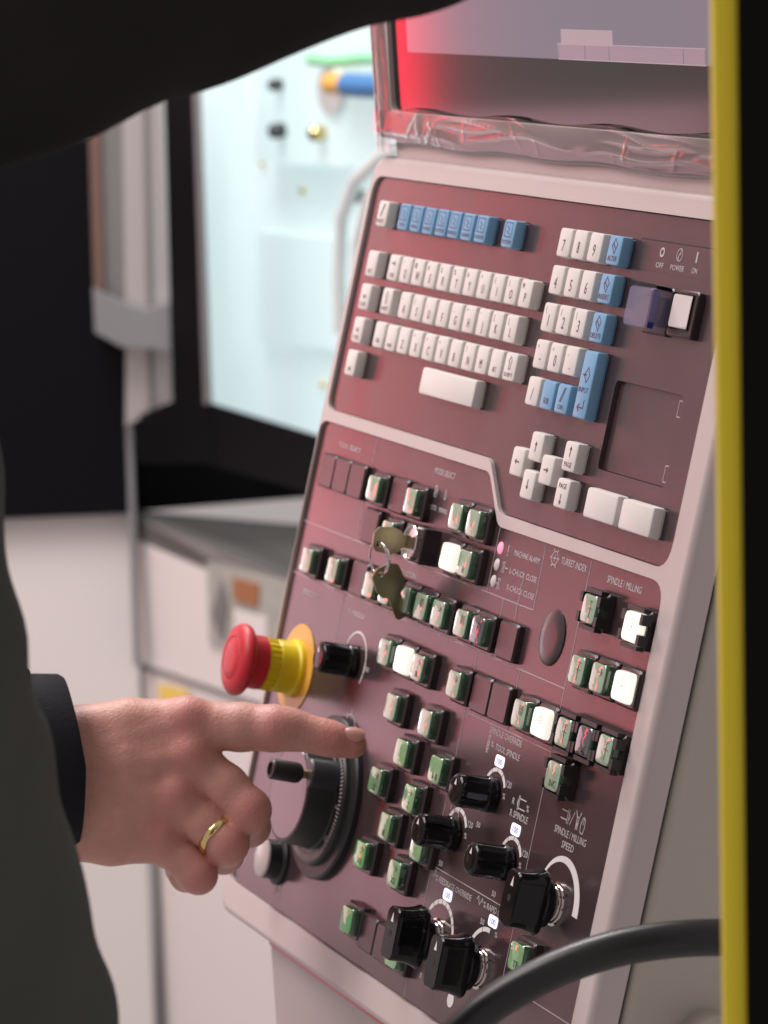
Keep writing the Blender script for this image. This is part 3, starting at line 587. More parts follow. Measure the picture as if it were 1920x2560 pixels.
add('crank_handle', make_mesh('crank_handle', *lathe([(3.8, 28.6), (5.4, 30), (6.0, 32), (5.8, 47), (5.2, 47.8), (4.0, 47.9), (3.8, 46.4), (.5, 46.2)], 32), 'black_matte', True, sharp=35), bs)
# ---- pilot button below the wheel
pb = add('pilot_button', make_mesh('pilot_button', *lathe([(14.5, 0.02), (14.5, 2), (13, 3), (11.6, 3.4), (11.4, 11)], 40), 'black_matte', True, sharp=25), panel, (10, -347, 0))
add('lens', make_mesh('lens', *lathe([(11.3, 10.9), (11.0, 12.2), (9.8, 12.8), (.5, 13.0)], 40), 'pilot_lens', True, sharp=35), pb)
# ---- key switch block
ks = add('key_switch', make_mesh('key_switch', *slab(rrect(26, 20.5, 1.2, 3), 0.02, 10.2, .6), 'housing', True), panel, (127, -140.2, 0))
add('lock_ring', make_mesh('lock_ring', *lathe([(10.2, 10.1), (10.2, 12.2), (9.6, 12.8), (8.8, 12.4), (8.6, 11.2), (.4, 11.0)], 48), 'chrome', True, sharp=30), ks)

# ------------------------------------------------------------------ monitor, upright, hinged at the top of the panel
mx_ = pm[:3, 0]; mup = np.array((0, 0, 1.0)) - mx_[2] * mx_; mup /= np.linalg.norm(mup); mnn = np.cross(mx_, mup)
P0 = (PM @ Vector((0, .072, .002)))
mm = np.eye(4); mm[:3, 0] = mx_; mm[:3, 1] = mup; mm[:3, 2] = mnn; mm[:3, 3] = P0[:]
MM = Matrix(mm.tolist())
mon = bpy.data.objects.new('monitor', None); COL.objects.link(mon); mon.parent = panel; mon.matrix_world = MM
# local frame: x along panel, y up, z out (mm); front at z = 0
fo = roundpoly([(-66, 330), (-66, 10.5), (446, 10.5), (446, 330)], 14)
fi = roundpoly([(-39, 306), (-39, 26.5), (418, 26.5), (418, 306)], 7)
bpy.context.view_layer.update()
add('monitor_frame', holed(fo, [fi], -40, 0.0, 'monitor_frame', 'monitor_frame'), mon)
add('screen', make_mesh('screen', *slab(shrink(fi, .2), -8, -3.0), 'screen_glass'), mon)
lcd = add('lit_area', make_mesh('lit_area', *slab(rrect(414, 236, 1, 2, 192, 180), -3.2, -2.9), 'screen_lit'), mon)
neck = add('monitor_neck', make_mesh('monitor_neck', *loft([[(x, -9, z) for x, z in rrect(470, 26, 6, 3, 190, -16)], [(x, 12.0, z) for x, z in rrect(476, 26, 6, 3, 190, -16)]]), 'monitor_frame'), mon)
# film wrapped round the frame
def film_strip(path, wid, seed, n_l, n_w, bulge, name):
    r_ = np.random.RandomState(seed); path = np.array(path, float); d = path[-1] - path[0]; L = np.linalg.norm(d); d /= L; nrm = np.array((-d[1], d[0]))
    ph = r_.rand(9, 3) * 6.28; crs = [(r_.rand() ** 1.3 * L, (r_.rand() - .5) * 70, .3 + 1.5 * r_.rand() ** 2, .8 + 2.5 * r_.rand(), r_.rand()) for _ in range(int(L / 34))]; V = []; F = []
    for i in range(n_l + 1):
        s = L * i / n_l
        for j in range(n_w + 1):
            t = j / n_w
            w = 0.0
            for k in range(7):
                t0 = (k + .5) / 7 + .13 * math.sin(s * (.011 + .004 * k) + ph[k, 0]) + .05 * math.sin(s * .06 + ph[k, 1])
                am = max(0.0, math.sin(s * (.014 + .003 * k) + ph[k, 2]) + .15)
                w += am * 1.5 * math.exp(-abs(t - t0) / .05)
            for c0, sl, am2, wd2, tc2 in crs:
                w += am2 * math.exp(-abs(s - c0 - sl * (t - .5)) / wd2) * math.exp(-((t - tc2) / .3) ** 2) * math.sin(math.pi * t)
            w *= bulge
            q = path[0] + d * s + nrm * (wid * (t - .5) + 1.3 * math.sin(s * .05 + ph[0, 1]) * (1 if t > .5 else .6))
            zz = 0.6 + math.sin(math.pi * t) * 2.2 * bulge + w - (14 * (1 - t / .25) ** 2 if t < .25 else 0)
            V.append((q[0], q[1], zz))
    for i in range(n_l):
        for j in range(n_w):
            a = i * (n_w + 1) + j; F.append((a, a + 1, a + n_w + 2, a + n_w + 1))
    return add(name, make_mesh(name, V, F, 'clear_film', True, sharp=180), mon)
film_strip([(-66, 15.5), (446, 15.5)], 25, 3, 420, 30, .5, 'wrapping_film')
film_strip([(-54, 330), (-54, 2)], 25, 5, 260, 26, .5, 'wrapping_film')
# screen content
add('screen_box', make_mesh('screen_box', *slab(rrect(64, 8.2, .4, 2, 235.5, 73.8), -2.9, -2.8), 'screen_box'), lcd)
for x0, x1 in ((200, 232.5), (233.5, 262), (263, 348), (349, 372)):
    c_ = add('screen_cell', make_mesh('screen_cell', *slab(rrect(x1 - x0, 7.0, .3, 2, (x0 + x1) / 2, 66.2), -2.9, -2.8), 'screen_cell'), lcd)
add('screen_cell_edge', make_mesh('screen_cell_edge', *strip([(199, 70.2), (373, 70.2), (373, 62.2), (199, 62.2), (199, 70.2)], .7, -2.9, .15), 'screen_box'), lcd)

# ------------------------------------------------------------------ keys hanging from the switch
kb = thing('key_bunch', 'two worn metal keys on a split ring, one turned in the lock', 'keys', PM @ Matrix.Translation((.127, -.1402, .011)))
def key_blade(name, head_l, head_w, blade_l, blade_w, th=2.0):
    P = roundpoly([(0, -blade_w / 2), (blade_l, -blade_w / 2), (blade_l + 1.5, -head_w * .40), (blade_l + head_l * .35, -head_w / 2), (blade_l + head_l * .85, -head_w * .46), (blade_l + head_l, -head_w * .22), (blade_l + head_l, head_w * .22), (blade_l + head_l * .85, head_w * .46), (blade_l + head_l * .35, head_w / 2), (blade_l + 1.5, head_w * .40), (blade_l, blade_w / 2), (0, blade_w / 2)], 2.2, 4)
    hole = [(blade_l + head_l - 3.6 + 1.5 * math.cos(a), -head_w * .18 + 1.5 * math.sin(a)) for a in np.linspace(0, 2 * math.pi, 17)[:-1]]
    me = holed(P, [hole], -th / 2, th / 2, name, 'nickel_key')
    for v in me.vertices: v.co = Vector((v.co.z, -v.co.y, v.co.x)) if False else Vector((v.co.z, v.co.y, v.co.x))
    return me
k1 = add('key', key_blade('key', 17.5, 15.0, 5.5, 7.5), kb); k1.rotation_euler = (math.radians(4), 0, math.radians(0))
add('emblem', text_mesh('S', 4.2, 3.2, 'nickel_key', 'CENTER'), k1, (1.05, -1.5, 13)).rotation_euler = (math.radians(90), 0, math.radians(90))
def ringtorus(c, ax, R, r, n=40, m=10):
    ax = np.array(ax, float); ax /= np.linalg.norm(ax); a = np.cross(ax, (0.3, .8, .5)); a /= np.linalg.norm(a); b_ = np.cross(ax, a); c = np.array(c, float); V = []; F = []
    for i in range(n):
        t = 2 * math.pi * i / n; d = math.cos(t) * a + math.sin(t) * b_
        for j in range(m):
            s = 2 * math.pi * j / m; V.append(tuple(c + d * (R + r * math.cos(s)) + ax * r * math.sin(s)))
    for i in range(n):
        for j in range(m): F.append((i * m + j, ((i + 1) % n) * m + j, ((i + 1) % n) * m + (j + 1) % m, i * m + (j + 1) % m))
    return V, F
add('split_ring', make_mesh('split_ring', *join(ringtorus((0, -11.6, 17.2), (.2, -.25, 1), 9.2, .6), ringtorus((.9, -11.6, 17.2), (.27, -.25, 1), 9.2, .6)), 'chrome', True), kb)
ph2 = math.radians(-56); hz = 14 + 18 - 3.6; hy2 = -18.0 * .18
k2 = add('key', key_blade('key', 18.0, 18.0, 14, 7.5), kb, (.6, -20.2 - (hy2 * math.cos(ph2) - hz * math.sin(ph2)), 14.6 - (hy2 * math.sin(ph2) + hz * math.cos(ph2)))); k2.rotation_euler = (ph2, 0, 0)
add('emblem', text_mesh('IDEC', 3.4, 10, 'nickel_key', 'CENTER'), k2, (1.05, -1.5, 22)).rotation_euler = (math.radians(90), 0, math.radians(90))

# ------------------------------------------------------------------ camera-space placing of the other things (pixels of the 1659 x 2212 view)
K = 1920 / 1659.0
def pray(x, y): return np.array(((x * K - 960) / FPX, (y * K - 1280) / FPX, 1.0))
def pix(x, y, depth): return c2w(pray(x, y) * depth)
CAMP = c2w((0, 0, 0))
def rotw(v): return W @ v
def onplane(x, y, P, n):
    d = rotw(pray(x, y)); k = ((P - CAMP) @ n) / (d @ n); return CAMP + d * k
def at_empty(name, label, cat, loc, group=None): return thing(name, label, cat, Matrix.Translation(tuple(loc)), group)
def local(pts, root): o = np.array(root.location[:]); return [tuple(np.array(p) - o) for p in pts]
def prism_px(poly, P, n, depth_m, root, name, material, back=None):
    """a real slab on a vertical plane: outline read on that plane, given thickness away from the viewer"""
    f = [onplane(x, y, P, n) for x, y in poly]; bk = [p - n * depth_m for p in f]
    nn = len(f); V = local(f + bk, root)
    F = [tuple(range(nn)), tuple(range(2 * nn - 1, nn - 1, -1))] + [(i, i + nn, (i + 1) % nn + nn, (i + 1) % nn) for i in range(nn)]
    return add(name, make_mesh(name, V, F, material, scale=1.0), root)

fwd = W[:, 2].copy(); fwd = rotw(np.array((0, 0, 1.0))); fh = np.array((fwd[0], fwd[1], 0)); fh /= np.linalg.norm(fh)
nL = -fh                                            # upright plane square to the view
rgt = np.array((fh[1], -fh[0], 0))                  # to the right in the picture
a58 = math.radians(58); nR = -fh * math.cos(a58) - rgt * math.sin(a58)   # plane that comes forward to the right
PCn = pix(288, 1108, 4200)
mt = at_empty('machine_tool', 'blurred white and black machine tool with a lit window behind the console', 'machine', pix(288, 2212, 4200))
# left door and lower cabinet
prism_px([(-700, 300), (272, 300), (286, 1108), (-700, 1150)], PCn + nL * .02, nL, .05, mt, 'door', 'machine_black')
prism_px([(-700, 1152), (288, 1110), (345, 2500), (-700, 2500)], PCn, nL, .05, mt, 'cabinet_panel', 'machine_white')
prism_px([(271, 900), (284, 905), (304, 1440), (289, 1438)], PCn + nL * .035, nL, .02, mt, 'door_trim', 'aluminium_grey')
# right-hand white front, coming forward
prism_px([(297, 1116), (720, 1292), (720, 1572), (305, 1432)], PCn, nR, .005, mt, 'cover_panel', 'machine_white')
prism_px([(300, 1446), (720, 1590), (720, 2500), (352, 2500), (330, 1900)], PCn - nR * .004, nR, .05, mt, 'cabinet_panel', 'machine_white')
prism_px([(288, 1110), (297, 1114), (307, 1436), (720, 1574), (720, 1589), (299, 1450), (289, 1440)], PCn - nR * .02, nR, .02, mt, 'panel_gap', 'machine_grey')
prism_px([(326, 1500), (338, 1500), (352, 2500), (340, 2500)], PCn + nL * .004, nL, .01, mt, 'panel_gap', 'machine_grey')
# ledge: level grey top between the black back and the white front
A = onplane(290, 1110, PCn, nR); B = onplane(720, 1290, PCn, nR); Cc = B - fh * -.0 + fh * .36; D_ = A + fh * .02
V = local([A, B, Cc, D_] + [p - np.array((0, 0, .03)) for p in (A, B, Cc, D_)], mt)
add('ledge', make_mesh('ledge', V, [(0, 1, 2, 3), (7, 6, 5, 4), (0, 4, 5, 1), (1, 5, 6, 2), (2, 6, 7, 3), (3, 7, 4, 0)], 'ledge_grey', scale=1.0), mt)
prism_px([(286, 905), (470, 940), (900, 1010), (900, 1055), (288, 1106)], PCn - nL * .03, nL, .05, mt, 'back_panel', 'machine_black')
# window with black frame on the angled plane
PW = PCn + nR * .012
prism_px([(352, 100), (424, 100), (452, 872), (460, 1000), (300, 1000), (284, 905), (372, 866)], PW, nR, .004, mt, 'window_frame', 'machine_black')
prism_px([(440, 868), (900, 1008), (900, 1130), (440, 1000)], PW - nR * .001, nR, .004, mt, 'window_frame', 'machine_black')
prism_px([(413, 90), (424, 90), (451, 872), (440, 874)], PW + nR * .003, nR, .003, mt, 'window_seal', 'aluminium_grey')
# interior: walls and panels glow themselves, in place of a lamp inside
PI_ = PCn - nR * .12
prism_px([(380, 40), (1000, 40), (1000, 1062), (380, 925)], PI_, nR, .03, mt, 'interior_wall', 'interior_glow')
prism_px([(560, 40), (1000, 40), (1000, 372), (548, 350)], PI_ + nR * .03, nR, .03, mt, 'interior_panel', 'interior_panel')
prism_px([(556, 500), (760, 520), (762, 760), (560, 735)], PI_ + nR * .012, nR, .012, mt, 'interior_panel', 'interior_panel')
def knob_at(x, y, r_px, L, name, material, P=None):
    c = onplane(x, y, PI_ + nR * .03 if P is None else P, nR); q = Vector(nR).to_track_quat('Z', 'Y')
    r_mm = r_px * K / FPX * np.linalg.norm(c - CAMP) * 1000
    o = add(name, make_mesh(name, *lathe([(r_mm, 0), (r_mm, L * .8), (r_mm * .7, L)], 24), material, True), mt); o.location = tuple(c - np.array(mt.location[:])); o.rotation_euler = q.to_euler()
    return o
knob_at(606, 182, 13, 14, 'bolt', 'dial_grey'); knob_at(611, 281, 17, 16, 'bolt', 'dial_grey'); knob_at(698, 287, 17, 16, 'plug', 'brass')
knob_at(722, 196, 52, 8, 'flange', 'steel_pipe')
def tube_px(pts, r_px, name, material, n=14):
    Pp = [onplane(x, y, PI_ + nR * off, nR) - np.array(mt.location[:]) for x, y, off in pts]
    r_mm = r_px * K / FPX * np.linalg.norm(Pp[0] + np.array(mt.location[:]) - CAMP)
    return add(name, make_mesh(name, *tube(Pp, r_mm, n), material, True, scale=1.0), mt)
tube_px([(715, 180, .05), (745, 182, .055), (772, 182, .06)], 24, 'hose_fitting', 'fitting_orange'); tube_px([(750, 183, .062), (775, 185, .065), (800, 186, .07), (900, 190, .08)], 26, 'coolant_hose', 'hose_blue')
tube_px([(670, 128, .05), (720, 134, .05), (790, 126, .05), (860, 128, .05)], 13, 'hose_fitting', 'fitting_green')
tube_px([(735, 720, .06), (732, 600, .06), (738, 470, .06), (768, 390, .06), (830, 332, .06), (930, 300, .06)], 15, 'chrome_pipe', 'steel_pipe'); tube_px([(775, 700, .06), (775, 520, .06), (800, 430, .06), (870, 370, .06)], 17, 'chrome_pipe', 'steel_pipe')
knob_at(786, 423, 14, 16, 'bolt', 'dial_grey')
for x, y in ((655, 412), (568, 352), (815, 570), (700, 830)): knob_at(x, y, 8, 4, 'rivet', 'sticker_yellow', PI_ + nR * .002)
# pillar at the left of the window, with its bracket
prism_px([(186, 120), (212, 120), (228, 720), (205, 700)], PCn + nL * .045, nL, .03, mt, 'pillar_edge', 'brown_strip')
prism_px([(213, 120), (262, 120), (278, 760), (229, 730)], PCn + nL * .04, nL, .03, mt, 'pillar_side', 'machine_grey')
prism_px([(263, 120), (346, 120), (372, 862), (322, 894), (271, 920), (272, 760)], PCn + nL * .05, nL, .04, mt, 'pillar', 'aluminium')
prism_px([(306, 120), (318, 120), (334, 886), (322, 892)], PCn + nL * .053, nL, .01, mt, 'pillar_groove', 'machine_grey')
prism_px([(200, 625), (262, 655), (310, 672), (418, 640), (422, 720), (360, 755), (262, 748), (205, 718)], PCn + nL * .075, nL, .02, mt, 'bracket', 'aluminium_grey')
# stickers
PS = PCn + nR * .003
prism_px([(446, 1212), (640, 1262), (640, 1432), (452, 1392)], PS, nR, .002, mt, 'warning_sticker', 'sticker_grey')
prism_px([(502, 1248), (558, 1262), (556, 1312), (504, 1296)], PS + nR * .002, nR, .002, mt, 'sticker_patch', 'sticker_orange')
prism_px([(505, 1318), (575, 1336), (575, 1385), (507, 1370)], PS + nR * .002, nR, .002, mt, 'sticker_patch', 'machine_white')
prism_px([(456, 1330), (478, 1250), (492, 1300), (480, 1385)], PS + nR * .002, nR, .002, mt, 'sticker_patch', 'machine_grey')
prism_px([(342, 1478), (404, 1494), (404, 1530), (344, 1520)], PCn + nR * .002, nR, .002, mt, 'hazard_sticker', 'sticker_yellow')
# red indicator lamp tube on the machine's left side: out of the picture, seen as red reflections
for nm, lb, loc, hgt in (('upright red indicator lamp tube nearer the machine, mirrored in the screen', 'near', (-2.08, -0.78, 1.10), 1150), ('upright red indicator lamp tube farther out, mirrored in the buttons', 'far', (-2.12, -1.43, 0.88), 520)):
    rl = at_empty('indicator_lamp_tube', nm, 'lamp', loc, 'red indicator lamp tubes')
    add('lamp_lens', make_mesh('lamp_lens', *tube([(0, 0, 0), (0, 0, hgt)], 42 if lb == 'near' else 22, 16), 'lamp_red' if lb == 'near' else 'lamp_red_far', True), rl)
    add('lamp_base', make_mesh('lamp_base', *lathe([(56, -40), (56, -4), (40, -1)], 24), 'black_matte', True), rl)

# ------------------------------------------------------------------ hose across the lower right corner
cp = [(930, 2300, 1610), (990, 2230, 1605), (1080, 2158, 1600), (1200, 2094, 1596), (1320, 2052, 1594), (1440, 2031, 1596), (1560, 2025, 1602), (1700, 2030, 1612), (1860, 2090, 1630), (2000, 2200, 1650)]
cp = [np.array(pix(*c)) for c in cp]; fine = []
for i in range(len(cp) - 1):
    p0 = cp[max(i - 1, 0)]; p1 = cp[i]; p2 = cp[i + 1]; p3 = cp[min(i + 2, len(cp) - 1)]
    for k in range(8):
        t = k / 8; fine.append(.5 * ((2 * p1) + (-p0 + p2) * t + (2 * p0 - 5 * p1 + 4 * p2 - p3) * t * t + (-p0 + 3 * p1 - 3 * p2 + p3) * t ** 3))
base = fine[0]
hose = add('cable_hose', make_mesh('cable_hose', *tube([p - base for p in fine], .0083, 24), 'cable', True, scale=1.0)); hose.location = tuple(base)
hose['label'] = 'thick black rubber cable arching across the lower right of the console'; hose['category'] = 'cable'
# ------------------------------------------------------------------ post at the right edge
pp = pix(1602, 2212, 1330)
post = at_empty('door_post', 'blurred black post with a yellow edge in the right foreground', 'post', pp)
pr_ = -nL * 0
def post_part(x0t, x1t, x0b, x1b, off, name, material, th):
    P = pp + nL * off; prism_px([(x0t, -250), (x1t, -250), (x1b, 2450), (x0b, 2450)], P, nL, th, post, name, material)
post_part(1538, 1597, 1570, 1624, 0.0, 'yellow_edge', 'post_yellow', .012); post_part(1592, 1950, 1618, 1980, .004, 'post_body', 'post_black', .03)

# ------------------------------------------------------------------ implicit surfaces for hand and jacket
def surf_nets(F, org, h):
    nx, ny, nz = F.shape; neg = F < 0
    c = [neg[dx:nx - 1 + dx, dy:ny - 1 + dy, dz:nz - 1 + dz] for dx in (0, 1) for dy in (0, 1) for dz in (0, 1)]
    s = sum(a.astype(np.int8) for a in c); act = (s > 0) & (s < 8)
    I = np.argwhere(act); idx = -np.ones(act.shape, np.int64); idx[act] = np.arange(len(I))
    acc = np.zeros((len(I), 3)); cnt = np.zeros(len(I))
    offs = [(dx, dy, dz) for dx in (0, 1) for dy in (0, 1) for dz in (0, 1)]
    for a in offs:
        for ax in range(3):
            if a[ax]: continue
            b_ = list(a); b_[ax] = 1
            fa = F[I[:, 0] + a[0], I[:, 1] + a[1], I[:, 2] + a[2]]; fb = F[I[:, 0] + b_[0], I[:, 1] + b_[1], I[:, 2] + b_[2]]
            m_ = (fa < 0) != (fb < 0); t = np.where(m_, fa / np.where(m_, fa - fb, 1), 0)
            p = np.array(a, float)[None] + np.zeros((len(I), 3)); p[:, ax] += t
            acc[m_] += p[m_]; cnt[m_] += 1
    V = (I + acc / cnt[:, None]) * h + np.array(org); Q = []
    for ax in range(3):
        u, v = [(1, 2), (2, 0), (0, 1)][ax]
        sl0 = [slice(None)] * 3; sl1 = [slice(None)] * 3; sl0[ax] = slice(0, -1); sl1[ax] = slice(1, None)
        ch = neg[tuple(sl0)] != neg[tuple(sl1)]; E = np.argwhere(ch)
        lim = np.array(act.shape); ok_ = (E[:, u] >= 1) & (E[:, v] >= 1) & (E[:, u] < lim[u]) & (E[:, v] < lim[v]); E = E[ok_]
        def g(du, dv):
            e = E.copy(); e[:, u] -= du; e[:, v] -= dv; return idx[e[:, 0], e[:, 1], e[:, 2]]
        q = np.stack([g(1, 1), g(0, 1), g(0, 0), g(1, 0)], 1); fl = ~neg[E[:, 0], E[:, 1], E[:, 2]]; q[fl] = q[fl][:, ::-1]; Q.append(q)
    return V, np.concatenate(Q)
def capsule(G, a, b, ra, rb, sw=1.0):
    a = np.array(a, float); b = np.array(b, float); ab = b - a; sc = np.array((1, 1, sw))
    d = (G - a) * 1.0; t = np.clip((d @ ab) / (ab @ ab), 0, 1)[..., None]
    q = (d - t * ab) / sc; return np.sqrt((q * q).sum(-1)) - (ra + (rb - ra) * t[..., 0])
def smin(a, b_, k): h_ = np.clip(.5 + .5 * (b_ - a) / k, 0, 1); return b_ + (a - b_) * h_ - k * h_ * (1 - h_)
def grid(lo, hi, h):
    ax = [np.arange(l, u_, h) for l, u_ in zip(lo, hi)]; return np.stack(np.meshgrid(*ax, indexing='ij'), -1).astype(np.float32)
def sdf_object(name, F, lo, h, to_world, root, material, attr=None):
    V, Q = surf_nets(F, lo, h)
    Wd = to_world(V); me = bpy.data.meshes.new(name)
    me.from_pydata((Wd - np.array(root.location[:])).tolist(), [], Q.tolist()); me.update(); me.materials.append(MATS[material])
    for p in me.polygons: p.use_smooth = True
    if attr is not None:
        at_ = me.attributes.new('flush', 'FLOAT', 'POINT'); at_.data.foreach_set('value', attr(V).astype(np.float32))
    return add(name, me, root)

# ---- the pointing hand (plane square to the camera; u right, v up, w towards the camera, millimetres)
HD = 1995.0; SC = 7.8
hc = pray((900 / 1.728125) / K, (1500 + 800 / 1.728125) / K) * HD
def hand_w(V): return c2w(hc + np.stack([V[:, 0], -V[:, 1], -V[:, 2]], 1))
def hp(x, y, w=0.0): return ((x - 900) / SC, -(y - 800) / SC, w)
R_ = lambda r: r / SC
man = at_empty('person', 'person reaching in from the left, black cuff, right hand pointing at the handwheel', 'person', hand_w(np.array([hp(100, 900, 0)]))[0])
lo, hi, h_ = (-106, -64, -62), (92, 60, 34), 0.9
G = grid(lo, hi, h_)
def chain(pts, k=4.0, sw=1.0):
    f = None
    for (a, ra), (b_, rb) in zip(pts[:-1], pts[1:]):
        c_ = capsule(G, a, b_, R_(ra), R_(rb), sw); f = c_ if f is None else smin(f, c_, k)
    return f
palm = chain([(hp(230, 590, -2), 118), (hp(560, 545, 0), 112), (hp(810, 535, 1), 106)])
palm = smin(palm, chain([(hp(230, 720, 3), 130), (hp(560, 690, 4), 116), (hp(830, 672, 4), 100)]), 10)
palm = smin(palm, chain([(hp(230, 860, 1), 130), (hp(520, 860, 2), 118), (hp(760, 848, 3), 100)]), 10)
palm = smin(palm, chain([(hp(230, 990, -6), 130), (hp(480, 1020, -5), 122), (hp(690, 1030, -3), 104)]), 10)
palm = smin(palm, chain([(hp(150, 800, -8), 210), (hp(520, 800, -12), 200)]), 12)       # heel of the hand
thumb = chain([(hp(420, 640, -18), 130), (hp(720, 700, -34), 100), (hp(900, 800, -44), 84), (hp(960, 900, -46), 66)])
palm = smin(palm, thumb, 8)
index = chain([(hp(800, 540, 1), 108), (hp(1040, 548, 4), 103), (hp(1180, 553, 6), 98), (hp(1250, 557, 6), 90), (hp(1400, 592, 5), 76), (hp(1440, 602, 5), 72), (hp(1518, 622, 4), 62)], 3)
mid = chain([(hp(830, 680, 3), 96), (hp(980, 800, 7), 90), (hp(1078, 905, 9), 91)], 4)
mid = smin(mid, chain([(hp(1078, 905, 9), 91), (hp(1072, 985, -14), 88), (hp(1010, 1010, -34), 76), (hp(900, 990, -44), 66)], 4), 3)
rngf = chain([(hp(770, 850, 3), 94), (hp(890, 958, 6), 90), (hp(985, 1048, 8), 88)], 4)
rngf = smin(rngf, chain([(hp(985, 1048, 8), 88), (hp(960, 1105, -14), 84), (hp(880, 1100, -34), 72), (hp(790, 1060, -40), 62)], 4), 3)
lit = chain([(hp(700, 1030, -2), 92), (hp(800, 1120, 1), 80), (hp(858, 1188, 2), 78)], 4)
lit = smin(lit, chain([(hp(858, 1188, 2), 78), (hp(800, 1196, -14), 70), (hp(762, 1182, -22), 58)], 4), 3)
F = smin(palm, index, 7)
for f_ in (mid, rngf, lit):
    # each finger flows into the back of the hand but keeps a crease towards its neighbours
    F = smin(F, smin(palm, f_, 7), 0.9)
kn = [(hp(812, 500, 9), 60), (hp(835, 645, 13), 58), (hp(770, 820, 12), 56), (hp(700, 1000, 7), 50), (hp(1090, 880, 14), 46), (hp(1000, 1020, 13), 44), (hp(865, 1165, 7), 38), (hp(1195, 545, 11), 52)]
for c_, r_ in kn: F = smin(F, np.sqrt(((G - np.array(c_)) ** 2).sum(-1)) - R_(r_), 9)
for a, b_ in (((450, 620, 13), (790, 520, 11)), ((430, 720, 16), (810, 660, 14)), ((430, 830, 16), (740, 830, 13))):     # tendons
    F = smin(F, capsule(G, hp(*a), hp(*b_), 1.4, 2.0), 5)
F = smin(F, capsule(G, hp(560, 640, 17), hp(660, 720, 16.6), 1.0, 1.0), 4)
# skin folds over the joints
for c_, dr, n_ in ((hp(1195, 552, 17), (1, .08, 0), 4), (hp(1410, 590, 13), (1, .2, 0), 3), (hp(1085, 900, 20), (.7, -.7, 0), 3)):
    dv = np.array(dr); dv /= np.linalg.norm(dv); rel = G - np.array(c_); s_ = rel @ dv; rr2 = (rel ** 2).sum(-1)
    F = F + 0.13 * np.cos(s_ * 2.4) * np.exp(-rr2 / 90.0)
fl_pts = np.array([hp(812, 500, 12), hp(1195, 560, 14), hp(1430, 600, 12), hp(1540, 625, 8), hp(835, 650, 16), hp(1100, 900, 18), hp(760, 830, 14), hp(700, 1000, 8), hp(1010, 1040, 16), hp(880, 1190, 8)])
def flush(V):
    d = ((V[:, None, :] - fl_pts[None]) ** 2).sum(-1); return np.clip(np.exp(-d / 110.0).sum(1), 0, 1) * .75
hand = sdf_object('body', F, lo, h_, hand_w, man, 'skin', flush)
# fingernail
def patch(center, ax_u, ax_v, ax_w, su, sv, sw, name, material, root, n=14):
    V = []; F_ = []; c_ = np.array(center, float); au, av, aw = [np.array(a, float) / np.linalg.norm(a) for a in (ax_u, ax_v, ax_w)]
    for i in range(n + 1):
        for j in range(n + 1):
            a, b_ = -1 + 2 * i / n, -1 + 2 * j / n
            x, y = a * math.sqrt(1 - b_ * b_ / 2), b_ * math.sqrt(1 - a * a / 2)
            V.append(c_ + au * su * x + av * sv * y + aw * (sw * (1 - .9 * y * y - .35 * x * x)))
    N0 = len(V); V += [v - aw * 1.0 for v in V]
    for i in range(n):
        for j in range(n):
            a = i * (n + 1) + j; F_.append((a, a + 1, a + n + 2, a + n + 1))
    ed = [i * (n + 1) for i in range(n + 1)] + [n * (n + 1) + j for j in range(1, n + 1)] + [i * (n + 1) + n for i in range(n - 1, -1, -1)] + [j for j in range(n - 1, 0, -1)]
    for a, b_ in zip(ed, ed[1:] + ed[:1]): F_.append((a, b_, b_ + N0, a + N0))
    Vw = hand_w(np.array(V)) - np.array(root.location[:])
    return add(name, make_mesh(name, Vw.tolist(), F_, material, True, scale=1.0), root)
aw = np.array((.10, .62, .78)); au = np.array((.97, -.2, 0)); av = np.cross(aw, au)
patch(np.array(hp(1526, 605, 5)) + aw * 5.6, au, av, aw, 5.6, 4.9, 2.9, 'fingernail', 'nail', man)
# cuff and sleeve
def sleeve(prof, name, material, n=48, seed=1, amp=2.0, tw=0.0):
    r_ = np.random.RandomState(seed); ph = r_.rand(6) * 6.28; rings = []
    for i, (x, y, w, ry, rw) in enumerate(prof):
        u, v, ww = hp(x, y, w); rg = []
        for k in range(n):
            a = 2 * math.pi * k / n; e = 1 + amp / 100 * (math.sin(3 * a + ph[0] + x * .02) + math.sin(7 * a + ph[1] - x * .03) * .6)
            rg.append((u - 0.16 * ry / SC * max(0, math.sin(a)) + tw * math.cos(a) - tw, v + ry / SC * e * math.sin(a), ww + rw * e * math.cos(a)))
        rings.append(rg)
    V, F_ = loft(rings, True, True); Vw = hand_w(np.array(V)) - np.array(man.location[:])
    return add(name, make_mesh(name, Vw.tolist(), F_, material, True, scale=1.0, sharp=70), man)
sleeve([(285, 700, -6, 300, 34), (386, 702, -6, 352, 38), (396, 702, -6, 366, 40), (378, 702, -6, 378, 41), (280, 705, -6, 380, 42), (150, 712, -6, 384, 44)], 'cuff', 'cuff_cloth', amp=1.0, tw=9.0)
sleeve([(190, 715, -6, 330, 40), (186, 715, -6, 400, 47), (120, 722, -6, 418, 50), (-100, 760, -8, 440, 54), (-500, 850, -12, 470, 60), (-900, 960, -16, 500, 66)], 'sleeve', 'jacket_dark', seed=4, amp=2.5)
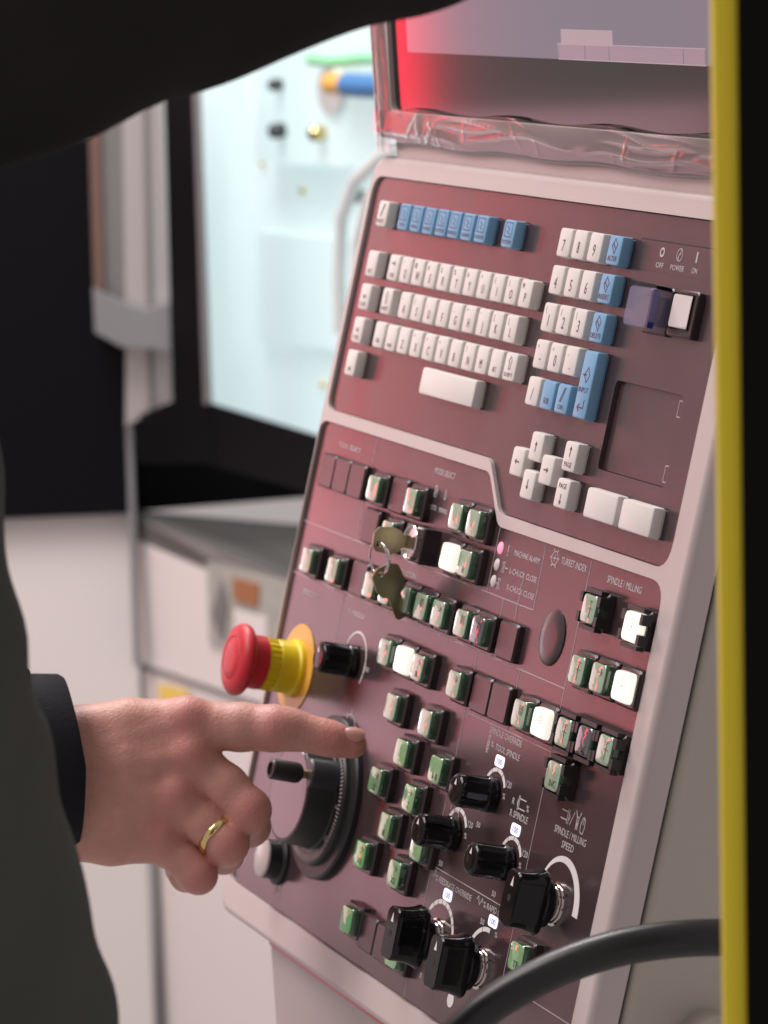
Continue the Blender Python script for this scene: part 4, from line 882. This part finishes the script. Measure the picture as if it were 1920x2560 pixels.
# gold ring on the ring finger
RA = hand_w(np.array([hp(770, 850, 3), hp(985, 1048, 8)])); rdir = RA[1] - RA[0]
fr_ = thing('finger_ring', 'gold wedding ring with fine grooves on the pointing hand', 'ring', Matrix.Translation(tuple(hand_w(np.array([hp(950, 1013, 7.0)]))[0])))
V = []; F_ = []; ax = rdir / np.linalg.norm(rdir) - 0.38 * rotw(np.array((0, 0, 1.0))); ax /= np.linalg.norm(ax); a_ = np.cross(ax, (0, 0, 1)); a_ /= np.linalg.norm(a_); b2 = np.cross(ax, a_); n, m2 = 72, 12
for i in range(n):
    t = 2 * math.pi * i / n; d = math.cos(t) * a_ + math.sin(t) * b2
    for j in range(m2):
        s = 2 * math.pi * j / m2; V.append(tuple(.001 * (d * (12.7 + .75 * math.cos(s) + (.18 if abs(math.sin(s)) < .4 else 0)) + ax * (2.5 * math.sin(s) + .3 * math.sin(6 * t)))))
for i in range(n):
    for j in range(m2): F_.append((i * m2 + j, ((i + 1) % n) * m2 + j, ((i + 1) % n) * m2 + (j + 1) % m2, i * m2 + (j + 1) % m2))
add('band', make_mesh('band', V, F_, 'gold', True, scale=1.0, sharp=60), fr_)

# ---- foreground person: dark grey jacket, arm raised across the top of the picture
FD = 1430.0; fc = pray(829, 1106) * FD; SF = FPX / K / FD                      # pixels per millimetre at that distance
def fp(x, y, w=0.0): return ((x - 829) / SF, -(y - 1106) / SF, w)
def fg_w(V): return c2w(fc + np.stack([V[:, 0], -V[:, 1], -V[:, 2]], 1))
fgp = at_empty('person', 'blurred person in a dark grey jacket, arm raised across the top left corner', 'person', fg_w(np.array([fp(-620, 2500, 0)]))[0])
lo, hi, h_ = (-400, -320, -150), (130, 400, 170), 5.0
G = grid(lo, hi, h_); q = lambda r: r / SF
T = capsule(G, fp(-660, 760, 0), fp(-640, 1380, 0), q(620), q(672)); T = smin(T, capsule(G, fp(-640, 1380, 0), fp(-500, 2600, 0), q(672), q(825)), 6)
arm = capsule(G, fp(-620, 330, 20), fp(60, 10, 30), q(300), q(322)); arm = smin(arm, capsule(G, fp(60, 10, 30), fp(1300, -470, 10), q(325), q(335)), 12)
F = smin(T, arm, 6)
F = F + 2.2 * np.sin(G[..., 1] * .05 + G[..., 0] * .02) * np.cos(G[..., 2] * .06 + G[..., 0] * .03) + 1.5 * np.sin(G[..., 1] * .10 - G[..., 0] * .11 + G[..., 2] * .05)
fb = sdf_object('body', F, lo, h_, fg_w, fgp, 'jacket_grey')
fb.data.materials.append(MATS['sleeve_shaded'])
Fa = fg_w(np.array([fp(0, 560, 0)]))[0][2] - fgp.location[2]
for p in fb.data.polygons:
    if p.center.z > Fa: p.material_index = 1  # raised arm gets the shaded copy of the jacket
